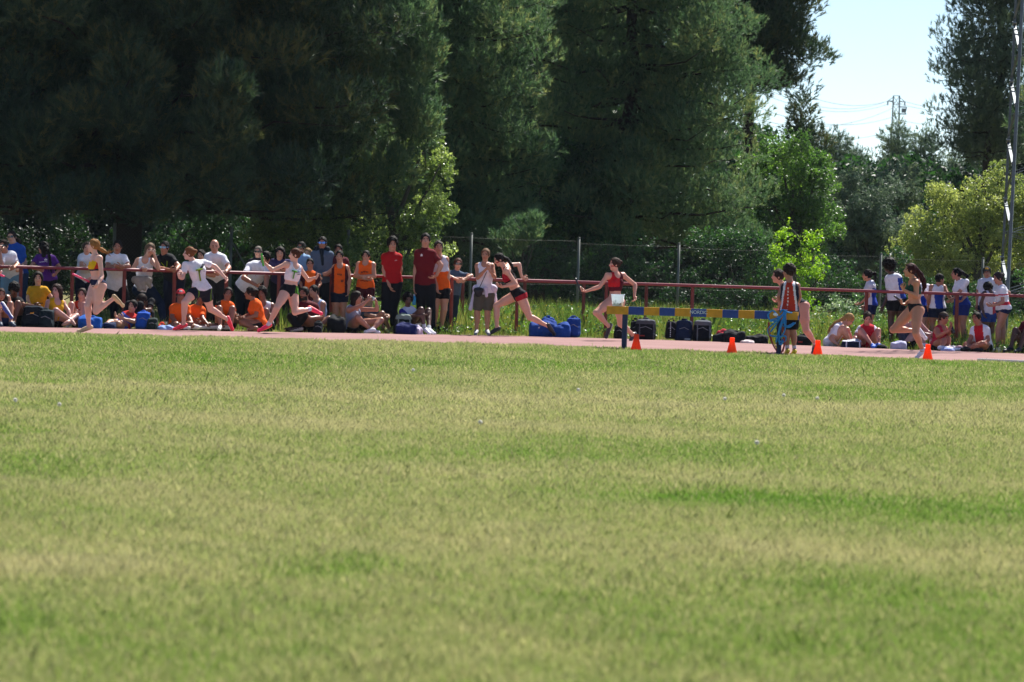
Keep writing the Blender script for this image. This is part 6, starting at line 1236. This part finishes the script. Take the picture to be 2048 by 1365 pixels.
bag('duffel_bag', 219, gp(219), 26, 14, .14, '1b2c50', 'small navy bag by the feet of the reclining girl', shape='duffel')
bag('backpack', 286, gp(286) + .25, 30, 38, .16, '1f56b8', 'upright blue bag behind the reclining girl')
bag('backpack', 305, gp(305), 24, 24, .14, '20302e', 'dark green square bag right of the reclining girl')
bag('towel', 335, gp(335) - .15, 44, 11, .16, '8fa8dc', 'pale blue towel on the ground by the pink shoe', 'towel', shape='heap')
bag('clothes_heap', 322, gp(322) + .1, 14, 18, .1, 'd8402a', 'small orange red shoe bag by the pale blue towel', shape='heap')
bag('duffel_bag', 672, gp(672) + .2, 42, 38, .2, '12161c', 'big black sports bag in front of the boy with the outstretched arm', shape='duffel')
bag('backpack', 636, gp(636) - .1, 20, 24, .12, '131a24', 'black bag between the bearded man and the big sports bag')
bag('backpack', 806, gp(806) + .15, 38, 42, .18, '182420', 'black backpack with grey green top in front of the curly haired girl', col2='8c9a90')
bag('duffel_bag', 812, gp(812) - .3, 46, 25, .16, '1c2660', 'navy bag in front of the black backpack', shape='duffel')
bag('clothes_heap', 836, gp(836) - .25, 24, 20, .12, 'd8cce0', 'white and pink towel bundle by the navy bag', 'towel', shape='heap')
bag('duffel_bag', 1702, gp(1702) - .15, 42, 18, .16, '19223e', 'navy bag with white top in front of the two seated girls', col2='d8d8e4', shape='duffel')
bag('shoes', 1765, gp(1765), 28, 10, .12, '1a1d22', 'pair of black shoes right of the seated girl in red and white', 'shoes', shape='heap')
bag('backpack', 1796, gp(1796), 34, 18, .16, 'b8b8d8', 'shiny white and violet bag left of the dark green bra runner', shape='duffel')
bag('towel', 1898, gp(1898) - .2, 34, 8, .14, '9aa6d8', 'pale blue cloth on the ground by the boy with the bottle', 'cloth', shape='heap')
bag('clothes_heap', 1922, gp(1922) + .1, 26, 14, .12, 'c8a0b0', 'pink and white striped cloth by the cross-legged boy', 'cloth', shape='heap')
def bottle(x, y, Y, col, ccol, label, tilt=(0, 0, 1), s=1.0):
    c = P(x, y, Y); tl = nrm(np.array(tilt, float)); mb = MB(); zs = [0, .004, .02, .14, .165, .18, .182, .20, .202]; rs = [.001, .03, .034, .034, .02, .014, .018, .018, .001]
    mb.tube([c + tl * z * s for z in zs[:6]], [r * s for r in rs[:6]], 12); o = mb.build('bottle', mat('bottle_plastic', col, rough=.2, spec=.6, trans=.3), smooth=True, loc=tuple(c)); o['_o'] = [float(v) for v in c]
    mb = MB(); mb.tube([c + tl * z * s for z in zs[5:]], [r * s for r in rs[5:]], 12); mb.build('bottle_cap', mat('cap_plastic', ccol, rough=.3), parent=o, smooth=True)
    tag(o, label, 'bottle')
bottle(828, 611, RAILY(828) - .85, '2fa8d8', 'c8d0d8', 'bright blue water bottle in the hand of the tallest young man')
bottle(1907, 668, seat(1882) - .35 if 'seat' in globals() else 76, '22252c', 'd8d8d8', 'dark bottle lifted by the seated boy in the pink red vest', (-.35, 0, 1))
# planks at the right edge
t = root('plank_stack', G(2030, FARY(2030) + 2.2), 'pale weathered planks lying in the grass by the lattice mast', 'planks')
for i, (dx, dz, a) in enumerate(((0, .03, .1), (.05, .08, .25), (-.06, .12, .4), (.1, .16, .15))):
    mb = MB(); c = G(2034, FARY(2030) + 2.2) + [dx, -i * .05, dz]; R_ = np.array(Matrix.Rotation(a, 3, 'Z') @ Matrix.Rotation(-.06 * i, 3, 'Y')); mb.box(c, (.75, .12, .035), R_, bevel=.004); mb.build('plank', mat('old_wood', 'b8aa88', var=.25, scale=12, rough=.85), t)
# ---------------------------------------------------------------- lattice mast
STEEL = mat('mast_steel', '5a6268', rough=.45, metal=.4, var=.12, scale=5); BRIGHT = mat('galvanised_plate', 'b0b4b8', rough=.35, metal=.6, var=.05)
t = root('lattice_mast', G(2070, 79.5), 'tall grey steel lattice mast at the right edge with bright angle plates', 'mast')
legs_ = []
def mastpt(cx, sy, v):   # v = height in m; tapering square section
    return None
b1, t1 = P(2009, 703, 78.4), P(2044.5, 0, 78.9); b2, t2 = P(1994, 700, 80.0), P(2030, 0, 80.0)
w1 = 1.75; legs_ = [(b1, t1), (b2, t2), (b1 + [w1, .1, 0], t1 + [w1 - .65, .1, 0]), (b2 + [w1 + .1, .1, 0], t2 + [w1 - .55, .1, 0])]
def lp(i, f): return legs_[i][0] + (legs_[i][1] - legs_[i][0]) * f
for i in range(4):
    bb = legs_[i][0].copy(); bb = lp(i, -bb[2] / (legs_[i][1][2] - bb[2])); mb = MB(); tp = lp(i, 1.8); dd = nrm(tp - bb); wd = .058 if i != 1 else .045
    mb.box((bb + tp) / 2, (wd, .012, np.linalg.norm(tp - bb)), np.array(Vector(dd).to_track_quat('Z', 'Y').to_matrix())); mb.box((bb + tp) / 2 + [wd / 2, wd / 2, 0], (.012, wd, np.linalg.norm(tp - bb)), np.array(Vector(dd).to_track_quat('Z', 'Y').to_matrix()))
    mb.build('leg', STEEL, t)
def bar(a, b, w=.045, th=.008, m=None, name='brace'):
    dd = nrm(b - a); mb = MB(); mb.box((a + b) / 2, (w, th, np.linalg.norm(b - a)), np.array(Vector(dd).to_track_quat('Z', 'Y').to_matrix())); return mb.build(name, m or STEEL, t)
fr = [.02, .185, .27, .40, .47, .615, .66, .755, .81, .905]
nodes = np.arange(0.0, 1.8, .1675)
for i, f in enumerate(nodes[:-1]):
    g2 = nodes[i + 1]; m_ = (f + g2) / 2
    bar(lp(0, f), lp(2, m_)); bar(lp(0, g2), lp(2, m_)); bar(lp(0, f), lp(2, f + .02), .04)
    bar(lp(1, f + .1), lp(0, f + .02), .055); bar(lp(0, f + .02), lp(1, f - .06) if i else lp(1, .0), .04)
    bar(lp(1, f), lp(3, m_), .035); bar(lp(1, g2), lp(3, m_), .035); bar(lp(2, f), lp(3, m_), .035); bar(lp(3, m_), lp(2, g2), .035)
    for h_ in (.098, .03):
        a = lp(1, f + .1); b = lp(0, f + .02); s_ = (f + .1 - (f + h_)) / .08; c = a + (b - a) * np.clip(s_, 0.08, .92); dd = nrm(b - a); mb = MB()
        mb.box(c - np.array([0, .03, 0]), (.07, .012, .17), np.array(Vector(dd).to_track_quat('Z', 'Y').to_matrix()) @ np.array(Matrix.Rotation(-.75, 3, 'X'))); mb.build('gusset_plate', BRIGHT, t)
# ---------------------------------------------------------------- far power pylon and its wires
Yp = 250.; tp = P(1793, 192, Yp); kx = Yp / FPX; b = tp.copy(); b[2] = 0
t = root('power_pylon', b, 'small grey lattice power pylon in the sky gap with crossarm', 'pylon')
GS_ = mat('pylon_steel', '6f7a82', rough=.6, var=0)
w_, wb_ = 6 * kx, 13 * kx; H_ = tp[2]; cor = [(-1, -1), (1, -1), (1, 1), (-1, 1)]
mb = MB()
def cp(i, z): s_ = wb_ + (w_ - wb_) * z / H_; return b + [cor[i][0] * s_, cor[i][1] * s_, z]
for i in range(4): mb.tube([cp(i, 0), cp(i, H_)], .028, 5)
zs = np.linspace(0, H_, 22)
for z0, z1 in zip(zs[:-1], zs[1:]):
    for i in range(4):
        mb.tube([cp(i, z0), cp((i + 1) % 4, z1)], .015, 4); mb.tube([cp(i, z1), cp((i + 1) % 4, z1)], .015, 4)
mb.build('mast', GS_, t)
mb = MB(); za = H_ - 11 * kx; ar = []
for s in (-1, 1):
    e = b + [s * 17 * kx, 0, za]; mb.tube([b + [s * w_, -w_, za], e], .03, 5); mb.tube([b + [s * w_, w_, za], e], .03, 5); mb.tube([b + [s * w_, 0, za + .25], e], .018, 4); ar.append(e); mb.tube([e, e - [0, 0, .25]], .045, 6)
mb.build('crossarm', GS_, t)
mb = MB()
for z in (H_ - 22 * kx, H_ - 36 * kx): mb.tube([b + [w_, 0, z], b + [21 * kx, 0, z]], .035, 5)
mb.tube([b + [21 * kx, 0, H_ - 22 * kx], b + [18 * kx, 0, H_ - 36 * kx]], .03, 5); mb.box(b + [15 * kx, 0, H_ - 29 * kx], (.22, .3, .25)); mb.build('switch_frame', GS_, t)
t2_ = root('power_lines', b + [0, 0, H_], 'thin power cables sagging across the pale sky to the pylon', 'cable'); 
for i, (e, (x, y, Y)) in enumerate(zip([ar[0], ar[0], ar[1], ar[0] + [0, 0, -.2], b + [0, 0, H_ - 1.2], b + [0, 0, H_ - 2.0]], [(1500, 128, 190), (1480, 150, 180), (1500, 235, 200), (1470, 160, 200), (1460, 190, 190), (1480, 225, 200)])):
    q = P(x, y, Y); tt = np.linspace(0, 1, 14)[:, None]; c = e + (q - e) * tt; c[:, 2] -= (.9 * 4 * tt * (1 - tt))[:, 0]; mb = MB(); mb.tube(c, .014, 4); mb.build('cable', GS_, t2_)
for i, (e, (x, y, Y)) in enumerate(zip([ar[1], ar[0], b + [0, 0, H_ - 1.4]], [(2060, 215, 280), (2060, 222, 285), (2060, 240, 280)])):
    q = P(x, y, Y); tt = np.linspace(0, 1, 14)[:, None]; c = e + (q - e) * tt; c[:, 2] -= (.5 * 4 * tt * (1 - tt))[:, 0]; mb = MB(); mb.tube(c, .014, 4); mb.build('cable', GS_, t2_)
# ---------------------------------------------------------------- dandelion clocks in the field
def field_at(x, y):
    Y = FPX * CH / (y - YH(x)); return G(x, Y)
def dandelion(x, y):
    b = field_at(x, y + 8); t = root('dandelion', b, 'x', 'flower', 'white dandelion clocks in the grass'); rg = np.random.default_rng(int(x)); h = .085 + .03 * rg.random()
    mb = MB(); mb.tube([b, b + [.004, 0, h * .5], b + [0, 0, h]], .0016, 5); mb.build('stem', mat('stem', '7a8a4a', var=0), t)
    d = rg.standard_normal((160, 3)); d /= np.linalg.norm(d, axis=1)[:, None]; mb = MB()
    for v in d[:110]: mb.tube([b + [0, 0, h] + v * .004, b + [0, 0, h] + v * .020], [.0010, .0032], 3)
    mb.build('seed_head', mat('seed_fluff', 'faf8f2', var=0, trans=.55), t)
    return t
for (x, y, lb) in ((30, 812, 'dandelion clock at the left edge of the field, nearest the frame side'), (826, 748, 'dandelion clock far off below the track, left of centre'), (1156, 792, 'dandelion clock far off below the blue bags'), (1567, 802, 'dandelion clock below the rope coil, left one of a pair'), (1634, 806, 'dandelion clock below the rope coil, right one of a pair'), (1449, 806, 'tiny dandelion clock left of the pair below the rope coil'), (960, 856, 'dandelion clock in the middle of the field'), (1513, 900, 'dandelion clock right of centre in the mid field'), (118, 826, 'dandelion clock just right of the one at the left edge')):
    dandelion(x, y)['label'] = lb
# ---------------------------------------------------------------- thin summer air
mb = MB(); mb.box((0, 210, 24), (500, 640, 50)); hz = mb.build('haze', [], None, loc=(0, 210, 24))
hm = bpy.data.materials.new('air'); hm.use_nodes = True; hn = hm.node_tree.nodes; hn.clear()
ho_ = hn.new('ShaderNodeOutputMaterial'); pv = hn.new('ShaderNodeVolumePrincipled'); pv.inputs['Color'].default_value = (.78, .90, 1.0, 1); pv.inputs['Density'].default_value = 0.00007
pv.inputs['Anisotropy'].default_value = 0.1
hm.node_tree.links.new(pv.outputs[0], ho_.inputs['Volume']); hz.data.materials.append(hm); tag(hz, kind='stuff')
drop_tmp()
